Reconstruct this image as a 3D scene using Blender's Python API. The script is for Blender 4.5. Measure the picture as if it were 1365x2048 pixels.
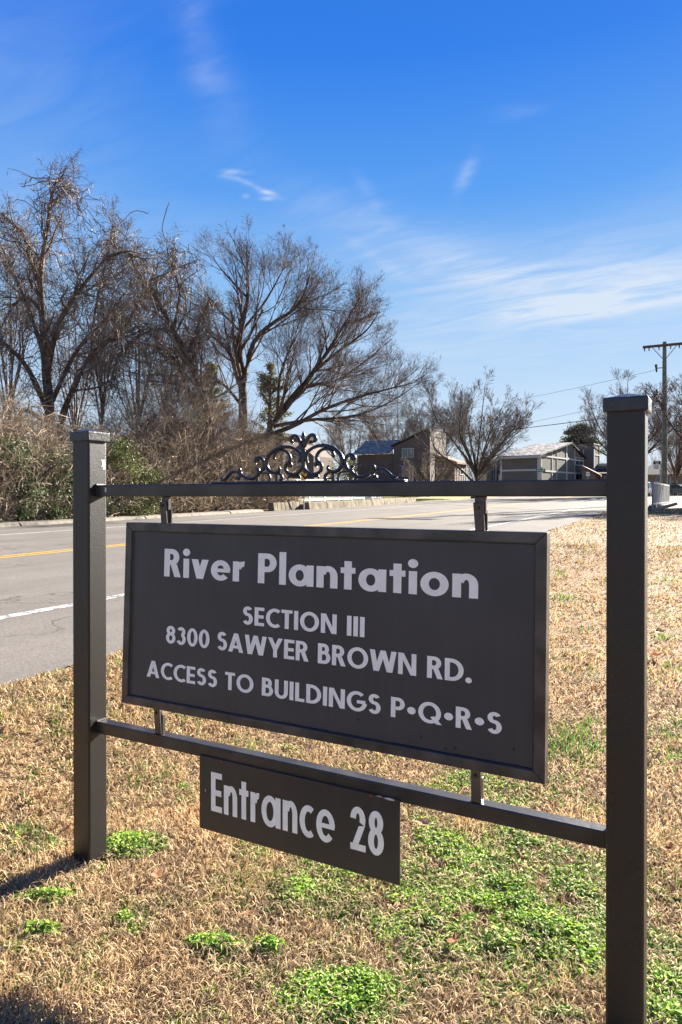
import bpy, bmesh, math, random
import numpy as np
from mathutils import Vector, Matrix
for o in list(bpy.data.objects): bpy.data.objects.remove(o)
S = bpy.context.scene
COL = S.collection
R = math.radians
rng = np.random.default_rng(7)
random.seed(7)

# ------------------------------------------------------------------ camera
F, YAW, PITCH, CY, H = 1384.8, .4958, -.0051, 1000.37, 1.5
cam = bpy.data.cameras.new('camera'); camo = bpy.data.objects.new('camera', cam); COL.objects.link(camo)
cam.sensor_fit = 'VERTICAL'; cam.sensor_height = 36; cam.sensor_width = 24
cam.lens = F / 2048 * 36; cam.shift_y = (CY - 1024) / 2048; cam.clip_start = .05; cam.clip_end = 3000
camo.location = (0, 0, H); camo.rotation_euler = (math.pi/2 + PITCH, 0, YAW)
S.camera = camo
S.render.resolution_x, S.render.resolution_y = 682, 1024

def ray(px, py):
    a = (px - 682.5) / F; b = -(py - CY) / F
    c, s = math.cos(PITCH), math.sin(PITCH)
    fw = c - b*s; up = b*c + s
    return np.array([a*math.cos(YAW) - fw*math.sin(YAW), a*math.sin(YAW) + fw*math.cos(YAW), up])
CAM = np.array([0, 0, H])
def atY(px, py, Y): r = ray(px, py); return CAM + r * (Y / r[1])
def atX(px, py, X): r = ray(px, py); return CAM + r * (X / r[0])
def atD(px, py, d): return CAM + ray(px, py) * d          # d: distance along the viewing axis

# ------------------------------------------------------------------ sun and sky
SUN_AZ, SUN_EL = R(14.5), R(21)                 # azimuth from +Y towards +X
sd = Vector((math.sin(SUN_AZ)*math.cos(SUN_EL), math.cos(SUN_AZ)*math.cos(SUN_EL), math.sin(SUN_EL)))
sl = bpy.data.lights.new('sun', 'SUN'); sl.energy = 5.0; sl.angle = R(.5); sl.color = (1, .93, .82)
so = bpy.data.objects.new('sun', sl); COL.objects.link(so); so.rotation_euler = sd.to_track_quat('Z', 'Y').to_euler()
S.view_settings.view_transform = 'Standard'; S.view_settings.look = 'None'
S.view_settings.exposure = 2.7; S.view_settings.gamma = 1

w = bpy.data.worlds.new('World'); S.world = w; w.use_nodes = True
w.cycles.sampling_method = 'MANUAL'; w.cycles.sample_map_resolution = 256
nt = w.node_tree; N = nt.nodes; L = nt.links; N.clear()
def nd(t, **k):
    n = N.new(t)
    for a, b in k.items(): setattr(n, a, b)
    return n
def mth(op, a, b=None, c=None, clamp=False):
    n = nd('ShaderNodeMath', operation=op); n.use_clamp = clamp
    for i, v in enumerate((a, b, c)):
        if v is None: continue
        if isinstance(v, (int, float)): n.inputs[i].default_value = v
        else: L.new(v, n.inputs[i])
    return n.outputs[0]
sky = nd('ShaderNodeTexSky', sky_type='NISHITA'); sky.sun_disc = False
sky.sun_elevation = SUN_EL; sky.sun_rotation = SUN_AZ; sky.air_density = 1.0; sky.dust_density = .25; sky.ozone_density = 3.0
tc = nd('ShaderNodeTexCoord'); sep = nd('ShaderNodeSeparateXYZ'); L.new(tc.outputs['Generated'], sep.inputs[0])
az = mth('ARCTAN2', sep.outputs[0], sep.outputs[1]); el = mth('ARCSINE', sep.outputs[2])
# the sky texture gives the sun-side variation; an elevation ramp sets the deep winter blue
EXPO = 2**S.view_settings.exposure; BGS = .085
def lin(c): return tuple((x/255/12.92 if x < 10 else ((x/255+.055)/1.055)**2.4)/EXPO/BGS for x in c)
rp = nd('ShaderNodeValToRGB'); L.new(mth('DIVIDE', el, math.pi/2), rp.inputs[0])
stops = [(0., (214, 230, 247)), (.042, (216, 232, 248)), (.10, (190, 218, 247)), (.17, (148, 197, 246)), (.26, (90, 162, 245)), (.36, (50, 130, 239)), (.55, (30, 98, 210)), (1., (22, 76, 180))]
while len(rp.color_ramp.elements) < len(stops): rp.color_ramp.elements.new(.5)
for e_, (p_, c_) in zip(rp.color_ramp.elements, stops): e_.position = p_; e_.color = (*lin(c_), 1)
hs = nd('ShaderNodeHueSaturation'); hs.inputs['Saturation'].default_value = 1.2; hs.inputs['Value'].default_value = .62*2.73/EXPO
L.new(sky.outputs[0], hs.inputs['Color'])
mx0 = nd('ShaderNodeMixRGB'); mx0.inputs[0].default_value = .09; L.new(rp.outputs[0], mx0.inputs[1]); L.new(hs.outputs[0], mx0.inputs[2])
# wispy cirrus on a flat layer high above, stretched by the wind, plus the few distinct wisps
dz = mth('MAXIMUM', mth('ADD', sep.outputs[2], .12), .05)
cmb = nd('ShaderNodeCombineXYZ'); L.new(mth('DIVIDE', sep.outputs[0], dz), cmb.inputs[0]); L.new(mth('DIVIDE', sep.outputs[1], dz), cmb.inputs[1])
mp = nd('ShaderNodeMapping'); mp.inputs['Rotation'].default_value = (0, 0, R(28)); mp.inputs['Scale'].default_value = (.55, 1.7, 1); L.new(cmb.outputs[0], mp.inputs[0])
def noise(vec, sc, det, rough=.6, dist=0.):
    n = nd('ShaderNodeTexNoise'); n.inputs['Scale'].default_value = sc; n.inputs['Detail'].default_value = det
    n.inputs['Roughness'].default_value = rough; n.inputs['Distortion'].default_value = dist; L.new(vec, n.inputs[0]); return n.outputs[0]
n1 = noise(mp.outputs[0], .9, 3, .5, .6)
n2 = noise(mp.outputs[0], 5.0, 5, .62, 1.0)
def blob(acc, px, py, sx, sy, rot=0, amp=1):
    r = ray(px, py); r = r / np.linalg.norm(r); a0, e0 = math.atan2(r[0], r[1]), math.asin(r[2])
    c, s = math.cos(R(rot)), math.sin(R(rot)); ce = math.cos(e0); kx, ky = F/sx, F/sy
    u = mth('MULTIPLY_ADD', el, s*kx, mth('MULTIPLY_ADD', az, c*ce*kx, -(a0*ce*c + e0*s)*kx))
    v = mth('MULTIPLY_ADD', el, c*ky, mth('MULTIPLY_ADD', az, -s*ce*ky, (a0*ce*s - e0*c)*ky))
    return mth('MULTIPLY_ADD', mth('POWER', math.exp(-1), mth('MULTIPLY_ADD', u, u, mth('MULTIPLY', v, v))), amp, acc)
soft = [(1180, 560, 420, 60, -8, .34), (860, 500, 270, 40, -22, .26), (1010, 650, 420, 90, 5, .3), (150, 560, 260, 220, 0, .12)]
hard = [(1130, 612, 120, 17, 6, .8), (1310, 606, 140, 11, 4, .75), (1200, 618, 60, 14, 0, .4), (470, 344, 22, 4, 0, .45), (466, 356, 22, 4, -6, .4), (512, 374, 38, 4, -20, .4), (537, 386, 14, 4, 0, .4), (535, 397, 14, 3.5, 0, .4), (492, 393, 7, 4, 0, .35),
        (390, 60, 26, 100, 12, .10), (430, 165, 36, 90, 28, .10), (928, 360, 12, 40, -28, .28), (740, 390, 11, 38, 35, .16), (1035, 222, 40, 10, 0, .12), (760, 520, 90, 12, -34, .2)]
fib = mth('MULTIPLY_ADD', mth('SUBTRACT', n2, .3, clamp=True), 2.6, .3)
a_s = mth('MULTIPLY', mth('MULTIPLY', mth('SUBTRACT', n1, .46, clamp=True), .55), fib)
sacc = 0.
for b in soft: sacc = blob(sacc, *b)
hacc = 0.
for b in hard: hacc = blob(hacc, *b)
tot = mth('ADD', a_s, mth('ADD', mth('MULTIPLY', sacc, mth('MULTIPLY', mth('ADD', n1, .5), fib)), mth('MULTIPLY', hacc, mth('MULTIPLY_ADD', mth('SUBTRACT', n2, .34, clamp=True), 3.2, .18))))
fac = mth('MINIMUM', tot, .85)
mx = nd('ShaderNodeMixRGB'); L.new(fac, mx.inputs[0]); L.new(mx0.outputs[0], mx.inputs[1]); mx.inputs[2].default_value = (*lin((226, 236, 250)), 1)
bg = nd('ShaderNodeBackground'); bg.inputs[1].default_value = BGS; L.new(mx.outputs[0], bg.inputs[0])
wo = nd('ShaderNodeOutputWorld'); L.new(bg.outputs[0], wo.inputs[0])

# ------------------------------------------------------------------ helpers
def tag(o, label=None, cat=None, group=None, kind=None):
    if label: o['label'] = label
    if cat: o['category'] = cat
    if group: o['group'] = group
    if kind: o['kind'] = kind
    return o
def empty(name, loc, rz=0, **k):
    o = bpy.data.objects.new(name, None); COL.objects.link(o); o.location = loc; o.rotation_euler = (0, 0, rz)
    o.empty_display_size = .1
    return tag(o, **k)
def link(name, me, mat, parent=None, **k):
    o = bpy.data.objects.new(name, me); COL.objects.link(o)
    if mat is not None and len(me.materials) == 0: me.materials.append(mat)
    if parent is not None:
        o.parent = parent; o.matrix_parent_inverse = Matrix.Translation(-parent_loc(parent))
    return tag(o, **k)
def parent_loc(p):                     # parts are built in world coordinates; only top-level empties carry a location
    return Vector(p.location) if p.parent is None else Vector((0, 0, 0))
def npmesh(name, V, Fq, cols=None, smooth=False):
    """V (n,3), Fq list of arrays (m,3)/(m,4)"""
    V = np.asarray(V, np.float32); me = bpy.data.meshes.new(name)
    if not isinstance(Fq, list): Fq = [Fq]
    Fq = [np.asarray(f, np.int32) for f in Fq if len(f)]
    lt = np.concatenate([np.full(len(f), f.shape[1], np.int32) for f in Fq]); idx = np.concatenate([f.ravel() for f in Fq])
    me.vertices.add(len(V)); me.vertices.foreach_set('co', V.ravel())
    me.loops.add(len(idx)); me.loops.foreach_set('vertex_index', idx)
    me.polygons.add(len(lt)); st = np.zeros(len(lt), np.int32); st[1:] = np.cumsum(lt)[:-1]
    me.polygons.foreach_set('loop_start', st); me.polygons.foreach_set('loop_total', lt)
    if smooth: me.polygons.foreach_set('use_smooth', np.ones(len(lt), bool))
    me.update(calc_edges=True)
    if cols is not None:
        a = me.color_attributes.new('Col', 'FLOAT_COLOR', 'POINT')
        c = np.ones((len(V), 4), np.float32); c[:, :3] = cols; a.data.foreach_set('color', c.ravel())
    return me
class MB:
    def __init__(s): s.bm = bmesh.new()
    def box(s, a, b, bev=0, seg=2):
        a = np.minimum(a, b), np.maximum(a, b); lo, hi = a
        m = Matrix.Translation(Vector((lo+hi)/2)) @ Matrix.Diagonal(Vector(tuple(hi-lo)+(1,)))
        r = bmesh.ops.create_cube(s.bm, size=1, matrix=m)
        if bev: s._bev(r['verts'], bev, seg)
        return r['verts']
    def _bev(s, vs, bev, seg):
        es = list({e for v in vs for e in v.link_edges})
        bmesh.ops.bevel(s.bm, geom=es, offset=bev, segments=seg, affect='EDGES', profile=.5)
    def hexa(s, p, bev=0, seg=2):       # 8 points: bottom 4 (ccw), top 4
        v = [s.bm.verts.new(tuple(map(float, q))) for q in p]
        for f in ((3, 2, 1, 0), (4, 5, 6, 7), (0, 1, 5, 4), (1, 2, 6, 5), (2, 3, 7, 6), (3, 0, 4, 7)): s.bm.faces.new([v[i] for i in f])
        if bev: s._bev(v, bev, seg)
        return s
    def prism(s, pts, d):               # planar polygon extruded by the vector d
        n = len(pts); d = np.asarray(d, float)
        v = [s.bm.verts.new(tuple(map(float, q))) for q in pts] + [s.bm.verts.new(tuple(np.asarray(q, float)+d)) for q in pts]
        s.bm.faces.new(v[:n]); s.bm.faces.new(v[n:][::-1])
        for i in range(n): s.bm.faces.new([v[i], v[i+n], v[(i+1) % n+n], v[(i+1) % n]])
        return s
    def cyl(s, p, q, r0, r1=None, seg=12):
        p, q = Vector(p), Vector(q); r1 = r0 if r1 is None else r1; d = q-p
        m = Matrix.Translation((p+q)/2) @ d.to_track_quat('Z', 'Y').to_matrix().to_4x4()
        bmesh.ops.create_cone(s.bm, cap_ends=True, segments=seg, radius1=r0, radius2=r1, depth=d.length, matrix=m); return s
    def sph(s, c, r, seg=12):
        m = Matrix.Translation(Vector(c)) @ Matrix.Diagonal(Vector(tuple(np.ones(3)*r)+(1,)))
        bmesh.ops.create_uvsphere(s.bm, u_segments=seg, v_segments=seg//2+2, radius=1, matrix=m); return s
    def build(s, name, mat, parent=None, smooth=False, **k):
        bmesh.ops.recalc_face_normals(s.bm, faces=s.bm.faces[:])
        me = bpy.data.meshes.new(name); s.bm.to_mesh(me); s.bm.free()
        if smooth:
            for p in me.polygons: p.use_smooth = True
            me.set_sharp_from_angle(angle=R(35))
        return link(name, me, mat, parent, **k)

# ------------------------------------------------------------------ materials
def mat(name, base, rough=.6, spec=.5, var=0., vscale=20, bump=0., bscale=60, metal=0., attr=False, trans=0., base2=None, det=4, thr=None, coat=0.):
    m = bpy.data.materials.new(name); m.use_nodes = True; t = m.node_tree; n = t.nodes; l = t.links
    b = n['Principled BSDF']; b.inputs['Roughness'].default_value = rough; b.inputs['Metallic'].default_value = metal
    b.inputs['Specular IOR Level'].default_value = spec; b.inputs['Base Color'].default_value = (*base, 1); b.inputs['Coat Weight'].default_value = coat
    tcn = n.new('ShaderNodeTexCoord'); src = None
    def nz(sc, d=4):
        x = n.new('ShaderNodeTexNoise'); x.inputs['Scale'].default_value = sc; x.inputs['Detail'].default_value = d; l.new(tcn.outputs['Object'], x.inputs[0]); return x
    if attr:
        at = n.new('ShaderNodeVertexColor'); at.layer_name = 'Col'; src = at.outputs[0]
    if base2 is not None or var:
        x = nz(vscale, det); rp = n.new('ShaderNodeValToRGB')
        lo, hi = thr if thr else (.35, .65)
        rp.color_ramp.elements[0].position = lo; rp.color_ramp.elements[1].position = hi; l.new(x.outputs[0], rp.inputs[0])
        if base2 is not None: rp.color_ramp.elements[0].color = (*base, 1); rp.color_ramp.elements[1].color = (*base2, 1); s2 = rp.outputs[0]
        else:
            rp.color_ramp.elements[0].color = (1-var,)*3+(1,); rp.color_ramp.elements[1].color = (1+var,)*3+(1,)
            mm = n.new('ShaderNodeMixRGB'); mm.blend_type = 'MULTIPLY'; mm.inputs[0].default_value = 1
            if src: l.new(src, mm.inputs[1])
            else: mm.inputs[1].default_value = (*base, 1)
            l.new(rp.outputs[0], mm.inputs[2]); s2 = mm.outputs[0]
        src = s2
    if src: l.new(src, b.inputs['Base Color'])
    if bump:
        x = nz(bscale, 5); bp = n.new('ShaderNodeBump'); bp.inputs['Strength'].default_value = bump; bp.inputs['Distance'].default_value = .01
        l.new(x.outputs[0], bp.inputs['Height']); l.new(bp.outputs[0], b.inputs['Normal'])
    if trans:
        tr = n.new('ShaderNodeBsdfTranslucent'); ms = n.new('ShaderNodeMixShader'); ms.inputs[0].default_value = trans
        if src: l.new(src, tr.inputs[0])
        else: tr.inputs[0].default_value = (*base, 1)
        l.new(b.outputs[0], ms.inputs[1]); l.new(tr.outputs[0], ms.inputs[2]); l.new(ms.outputs[0], n['Material Output'].inputs[0])
    return m
M = {}
M['black'] = mat('black_paint', (.03, .026, .024), .36, .5, var=.45, vscale=9, bump=.1, bscale=60)
M['blackpost'] = mat('black_paint_post', (.016, .0145, .0135), .36, .45, base2=(.13, .125, .115), vscale=300, thr=(.68, .8), det=2, bump=.2, bscale=300)
M['cap'] = mat('cap_paint', (.022, .022, .026), .34, .5, var=.3, vscale=30, bump=.25, bscale=70)
M['bronze'] = mat('frame_paint', (.055, .046, .04), .36, .5, var=.5, vscale=12, bump=.12, bscale=50)
M['iron'] = mat('cast_iron_paint', (.012, .013, .018), .3, .6, bump=.1, bscale=80)
M['panel'] = mat('panel_face', (.05, .047, .047), .42, .4, var=.12, vscale=3)
M['panel2'] = mat('plate_face', (.036, .031, .028), .4, .4, var=.12, vscale=4)
for k_ in ('panel', 'panel2'):            # rain streaks, dust and uneven sheen
    n_ = M[k_].node_tree.nodes; l_ = M[k_].node_tree.links; b_ = n_['Principled BSDF']; old = b_.inputs['Base Color'].links[0].from_socket
    tc_ = n_.new('ShaderNodeTexCoord'); mp_ = n_.new('ShaderNodeMapping'); mp_.inputs['Scale'].default_value = (14, 1, .9); l_.new(tc_.outputs['Object'], mp_.inputs[0])
    st_ = n_.new('ShaderNodeTexNoise'); st_.inputs['Scale'].default_value = 2.5; st_.inputs['Detail'].default_value = 6; l_.new(mp_.outputs[0], st_.inputs[0])
    du_ = n_.new('ShaderNodeTexNoise'); du_.inputs['Scale'].default_value = 260; du_.inputs['Detail'].default_value = 2; l_.new(tc_.outputs['Object'], du_.inputs[0])
    r1 = n_.new('ShaderNodeValToRGB'); r1.color_ramp.elements[0].position = .4; r1.color_ramp.elements[0].color = (.94, .94, .95, 1); r1.color_ramp.elements[1].position = .75; r1.color_ramp.elements[1].color = (1.15, 1.12, 1.08, 1); l_.new(st_.outputs[0], r1.inputs[0])
    m1 = n_.new('ShaderNodeMixRGB'); m1.blend_type = 'MULTIPLY'; m1.inputs[0].default_value = 1; l_.new(old, m1.inputs[1]); l_.new(r1.outputs[0], m1.inputs[2])
    r2 = n_.new('ShaderNodeValToRGB'); r2.color_ramp.elements[0].position = .74; r2.color_ramp.elements[0].color = (0, 0, 0, 1); r2.color_ramp.elements[1].position = .78; r2.color_ramp.elements[1].color = (.5, .5, .5, 1); l_.new(du_.outputs[0], r2.inputs[0])
    m2 = n_.new('ShaderNodeMixRGB'); l_.new(r2.outputs[0], m2.inputs[0]); l_.new(m1.outputs[0], m2.inputs[1]); m2.inputs[2].default_value = (.2, .19, .18, 1); l_.new(m2.outputs[0], b_.inputs['Base Color'])
    r3 = n_.new('ShaderNodeMapRange'); r3.inputs['To Min'].default_value = .32; r3.inputs['To Max'].default_value = .58; l_.new(st_.outputs[0], r3.inputs[0]); l_.new(r3.outputs[0], b_.inputs['Roughness'])
M['letter'] = mat('white_vinyl', (.93, .88, .77), .5, .3, var=.04, vscale=30)
M['rust'] = mat('rusty_rivet', (.22, .07, .03), .8, .2, var=.3, vscale=300)
M['chip'] = mat('chipped_paint', (.55, .53, .5), .7)

# ------------------------------------------------------------------ ground shape
def sm(a, b, x): t = np.clip((x-a)/(b-a), 0, 1); return t*t*(3-2*t)
def curve(Y): Y = np.asarray(Y, float); Yc = np.clip(Y, 0, 95); return -.0006*Yc**2 - .114*np.maximum(Y-95, 0)
def rz(Y): return .3 + .013*np.clip(Y, -25, 100)
ENEAR, EFAR = -3.87, -20.6
def gz(x, Y):
    x = np.asarray(x, float); Y = np.asarray(Y, float)
    xr = x - curve(Y); r = rz(Y)
    t = 1-sm(-3.75, -2.45, xr)
    low = r*sm(3, 18, Y)
    z = low*(1-t) + (r+.0)*t
    on = (xr < ENEAR-.1) & (xr > EFAR+.1)
    z = np.where(on, r-.06, z)
    z = z + np.where(xr < EFAR-.8, .05 + .1*sm(-21.4, -26, xr), 0)
    return z
def G(px, py):                          # pixel -> point on the ground
    r = ray(px, py); t = np.linspace(.5, 150, 6000)
    P = CAM[None] + r[None]*t[:, None]; d = P[:, 2]-gz(P[:, 0], P[:, 1])
    i = np.argmax(d < 0)
    if d[i] >= 0: i = len(t)-1
    p = P[i].copy(); p[2] = gz(p[0], p[1]); return p

# ground sheet
gx = np.unique(np.concatenate([np.linspace(-1500, -60, 20), np.linspace(-60, -24, 20), np.linspace(-24, -5, 50), np.linspace(-5, 4, 70), np.linspace(4, 30, 24), np.linspace(30, 1500, 20)]))
gy = np.unique(np.concatenate([np.linspace(-300, -10, 14), np.linspace(-10, 1, 12), np.linspace(1, 8, 60), np.linspace(8, 50, 70), np.linspace(50, 140, 40), np.linspace(140, 2000, 24)]))
GX, GY = np.meshgrid(gx, gy)
GZ = gz(GX, GY)
near = (np.hypot(GX, GY) < 25) & (GX-curve(GY) > ENEAR)
GZ = GZ + np.where(near, .012*np.sin(GX*7.3+np.sin(GY*5))*np.sin(GY*6.1), 0) - .012*near
def grid_faces(ny, nx):
    i = np.arange(ny*nx).reshape(ny, nx)
    return np.stack([i[:-1, :-1], i[:-1, 1:], i[1:, 1:], i[1:, :-1]], -1).reshape(-1, 4)
def shader(name):
    m = bpy.data.materials.new(name); m.use_nodes = True; t = m.node_tree
    class Q: pass
    q = Q(); q.m = m; q.n = t.nodes; q.l = t.links; q.b = t.nodes['Principled BSDF']; q.tc = t.nodes.new('ShaderNodeTexCoord')
    def put(inp, v):
        if hasattr(v, 'is_linked') or hasattr(v, 'links'): t.links.new(v, inp)
        else: inp.default_value = v
    def noise(sc, det=4, rough=.55, vec=None, dist=0):
        x = t.nodes.new('ShaderNodeTexNoise'); x.inputs['Scale'].default_value = sc; x.inputs['Detail'].default_value = det; x.inputs['Roughness'].default_value = rough; x.inputs['Distortion'].default_value = dist
        t.links.new(vec if vec is not None else q.tc.outputs['Object'], x.inputs[0]); return x.outputs[0]
    def ramp(v, stops):
        r = t.nodes.new('ShaderNodeValToRGB'); e = r.color_ramp.elements
        while len(e) < len(stops): e.new(.5)
        for k, (p, c) in enumerate(stops): e[k].position = p; e[k].color = (*c, 1) if hasattr(c, '__len__') else (c, c, c, 1)
        t.links.new(v, r.inputs[0]); return r.outputs[0]
    def mix(f, a, b, mode='MIX'):
        x = t.nodes.new('ShaderNodeMixRGB'); x.blend_type = mode
        put(x.inputs[0], f); put(x.inputs[1], a if not isinstance(a, tuple) else (*a, 1)); put(x.inputs[2], b if not isinstance(b, tuple) else (*b, 1)); return x.outputs[0]
    def math_(op, a, b=0.):
        x = t.nodes.new('ShaderNodeMath'); x.operation = op; put(x.inputs[0], a); put(x.inputs[1], b); return x.outputs[0]
    def bump(hh, st, d=.01):
        x = t.nodes.new('ShaderNodeBump'); x.inputs['Strength'].default_value = st; x.inputs['Distance'].default_value = d; t.links.new(hh, x.inputs['Height']); t.links.new(x.outputs[0], q.b.inputs['Normal'])
    def mapping(scale, rot=0):
        x = t.nodes.new('ShaderNodeMapping'); x.inputs['Scale'].default_value = scale; x.inputs['Rotation'].default_value = (0, 0, rot); t.links.new(q.tc.outputs['Object'], x.inputs[0]); return x.outputs[0]
    q.put, q.noise, q.ramp, q.mix, q.math, q.bump, q.mapping = put, noise, ramp, mix, math_, bump, mapping
    def vor(sc, feat='F1', vec=None):
        x = t.nodes.new('ShaderNodeTexVoronoi'); x.feature = feat; x.inputs['Scale'].default_value = sc; t.links.new(vec if vec is not None else q.tc.outputs['Object'], x.inputs[0]); return x.outputs['Distance']
    q.vor = vor
    def sepxyz(): x = t.nodes.new('ShaderNodeSeparateXYZ'); t.links.new(q.tc.outputs['Object'], x.inputs[0]); return x.outputs
    q.xyz = sepxyz
    q.b.inputs['Roughness'].default_value = .9; q.b.inputs['Specular IOR Level'].default_value = .2
    return q
q = shader('dormant_lawn')
fine = q.noise(60, 6, .7); mid = q.noise(6, 5, .6); big = q.noise(.6, 4, .6)
straw = q.ramp(fine, [(.3, (.085, .05, .026)), (.5, (.22, .138, .068)), (.7, (.36, .245, .132))])
green = q.ramp(fine, [(.3, (.035, .05, .015)), (.7, (.15, .2, .045))])
gm = q.ramp(q.math('ADD', q.math('MULTIPLY', mid, .5), q.math('MULTIPLY', big, .5)), [(.53, 0.), (.64, .75)])
xs = q.xyz()
lawn = q.ramp(q.math('ADD', q.math('MULTIPLY', xs[0], -1), q.math('MULTIPLY', mid, 2)), [(0.0, 0.), (1., 1.)])
# far lawn beyond the bridge is greener
fy = q.math('GREATER_THAN', xs[1], 37.); fx = q.math('LESS_THAN', xs[0], -18.)
col = q.mix(gm, straw, green)
col = q.mix(q.math('MULTIPLY', q.math('MULTIPLY', fx, fy), .75), col, q.mix(mid, (.16, .17, .035), (.3, .25, .07)))
q.put(q.b.inputs['Base Color'], col); q.bump(fine, .9, .03)
M['lawn'] = q.m
link('ground', npmesh('ground', np.stack([GX, GY, GZ], -1).reshape(-1, 3), grid_faces(*GX.shape), smooth=True), M['lawn'], kind='structure')

# road
q = shader('asphalt')
sp = q.noise(95, 4, .85); sp2 = q.vor(40); bigm = q.noise(.5, 4, .6); str_ = q.noise(1.0, 4, .6, q.mapping((1.3, .07, 1)))
base = q.ramp(sp, [(.3, (.035, .032, .029)), (.5, (.13, .118, .105)), (.7, (.27, .247, .222))])
base = q.mix(.5, base, q.ramp(sp2, [(0., (.06, .055, .05)), (.35, (.135, .122, .109)), (.8, (.175, .16, .142))]))
base = q.mix(1., base, q.ramp(q.math('ADD', q.math('MULTIPLY', bigm, .5), q.math('MULTIPLY', str_, .5)), [(.35, (.8, .8, .8)), (.65, (1.12, 1.11, 1.1))]), 'MULTIPLY')
wp = q.noise(.7, 3, .6); vadd = q.n.new('ShaderNodeVectorMath'); vadd.operation = 'ADD'; q.l.new(q.mapping((.28, .09, .3)), vadd.inputs[0]); vs_ = q.n.new('ShaderNodeVectorMath'); vs_.operation = 'SCALE'; vs_.inputs['Scale'].default_value = .5
nn = q.n.new('ShaderNodeTexNoise'); nn.inputs['Scale'].default_value = 1.4; nn.inputs['Detail'].default_value = 8; q.l.new(q.tc.outputs['Object'], nn.inputs[0]); q.l.new(nn.outputs['Color'], vs_.inputs[0]); q.l.new(vs_.outputs[0], vadd.inputs[1])
cr = q.ramp(q.vor(1.6, 'DISTANCE_TO_EDGE', vadd.outputs[0]), [(0., 1.), (.012, 0.)])
crm = q.math('MULTIPLY', cr, q.ramp(q.noise(.35, 2), [(.48, 0.), (.6, .75)]))
base = q.mix(crm, base, (.035, .033, .03))
q.put(q.b.inputs['Base Color'], base); q.b.inputs['Roughness'].default_value = 1.; q.b.inputs['Specular IOR Level'].default_value = .08; q.bump(sp, .5, .006)
M['asphalt'] = q.m
YS = np.concatenate([np.linspace(-40, 1, 12), np.linspace(1.5, 12, 60), np.linspace(12.5, 60, 80), np.linspace(62, 320, 70)])
def strip(x0, x1, lift, ys=YS, jit0=0, jit1=0, nx=2):
    ys = np.asarray(ys); c = curve(ys)
    a = x0 + c + jit0*rng.standard_normal(len(ys)); b = x1 + c + jit1*rng.standard_normal(len(ys))
    t = np.linspace(0, 1, nx)
    X = a[:, None]*(1-t) + b[:, None]*t; Y = np.repeat(ys[:, None], nx, 1)
    xr = X - c[:, None]
    Z = rz(Y) + lift + .05*np.maximum(0, 1-((xr+11.3)/9.5)**2)*0
    return npmesh('strip', np.stack([X, Y, Z], -1).reshape(-1, 3), grid_faces(len(ys), nx))
link('road', strip(EFAR-.1, ENEAR, 0., jit1=.035, nx=6), M['asphalt'], kind='structure')
def paint(name, c1, wear, c2=(.12, .11, .1)):
    q = shader(name); f = q.noise(9, 6, .75); g2 = q.noise(45, 3, .7)
    v = q.math('ADD', q.math('MULTIPLY', f, .6), q.math('MULTIPLY', g2, .4))
    q.put(q.b.inputs['Base Color'], q.ramp(v, [(wear-.03, c2), (wear+.03, c1)])); q.b.inputs['Roughness'].default_value = .75; return q.m
M['yellow'] = paint('yellow_line', (.42, .25, .04), .44); M['white'] = paint('white_line', (.42, .41, .4), .43); M['white_worn'] = paint('white_line_worn', (.6, .59, .57), .5)
for x in (-11.18, -11.45): link('centre_line', strip(x-.075, x+.075, .004), M['yellow'], kind='structure')
link('edge_line', strip(-17.06, -16.94, .004), M['white'], kind='structure')
link('edge_line', strip(-5.98, -5.86, .004, ys=YS[YS > 12.]), M['white'], kind='structure')
link('edge_line', strip(-5.99, -5.84, .004, ys=YS[(YS > 1.) & (YS < 12.2)]), M['white_worn'], kind='structure')
# far kerb: concrete lengths with open joints, and the strip of dry grass behind it
M['kerb'] = mat('kerb_concrete', (.17, .15, .12), .9, .2, var=.3, vscale=4, bump=.4, bscale=60)
kb = empty('kerb', (EFAR-.4, 15, float(rz(15))), kind='structure')
kmb = MB(); kmb.hexa([(-.38, -1.48, -.1), (.38, -1.48, -.1), (.38, 1.48, -.1), (-.38, 1.48, -.1), (-.38, -1.48, .13), (.2, -1.48, .11), (.2, 1.48, .11), (-.38, 1.48, .13)], .02, 1)
k0 = None
for i, y in enumerate(np.arange(-10, 32, 3.)):
    if k0 is None: ko = kmb.build('kerb_stone', M['kerb'], kb); k0 = ko
    else: ko = k0.copy(); COL.objects.link(ko)
    ko.location = (EFAR-.28+float(curve(y))+random.uniform(-.02, .02), y, float(rz(y))+random.uniform(-.015, .01)); ko.rotation_euler = (R(.74), 0, -math.atan(2*-.0006*max(y, 0)))

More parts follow.
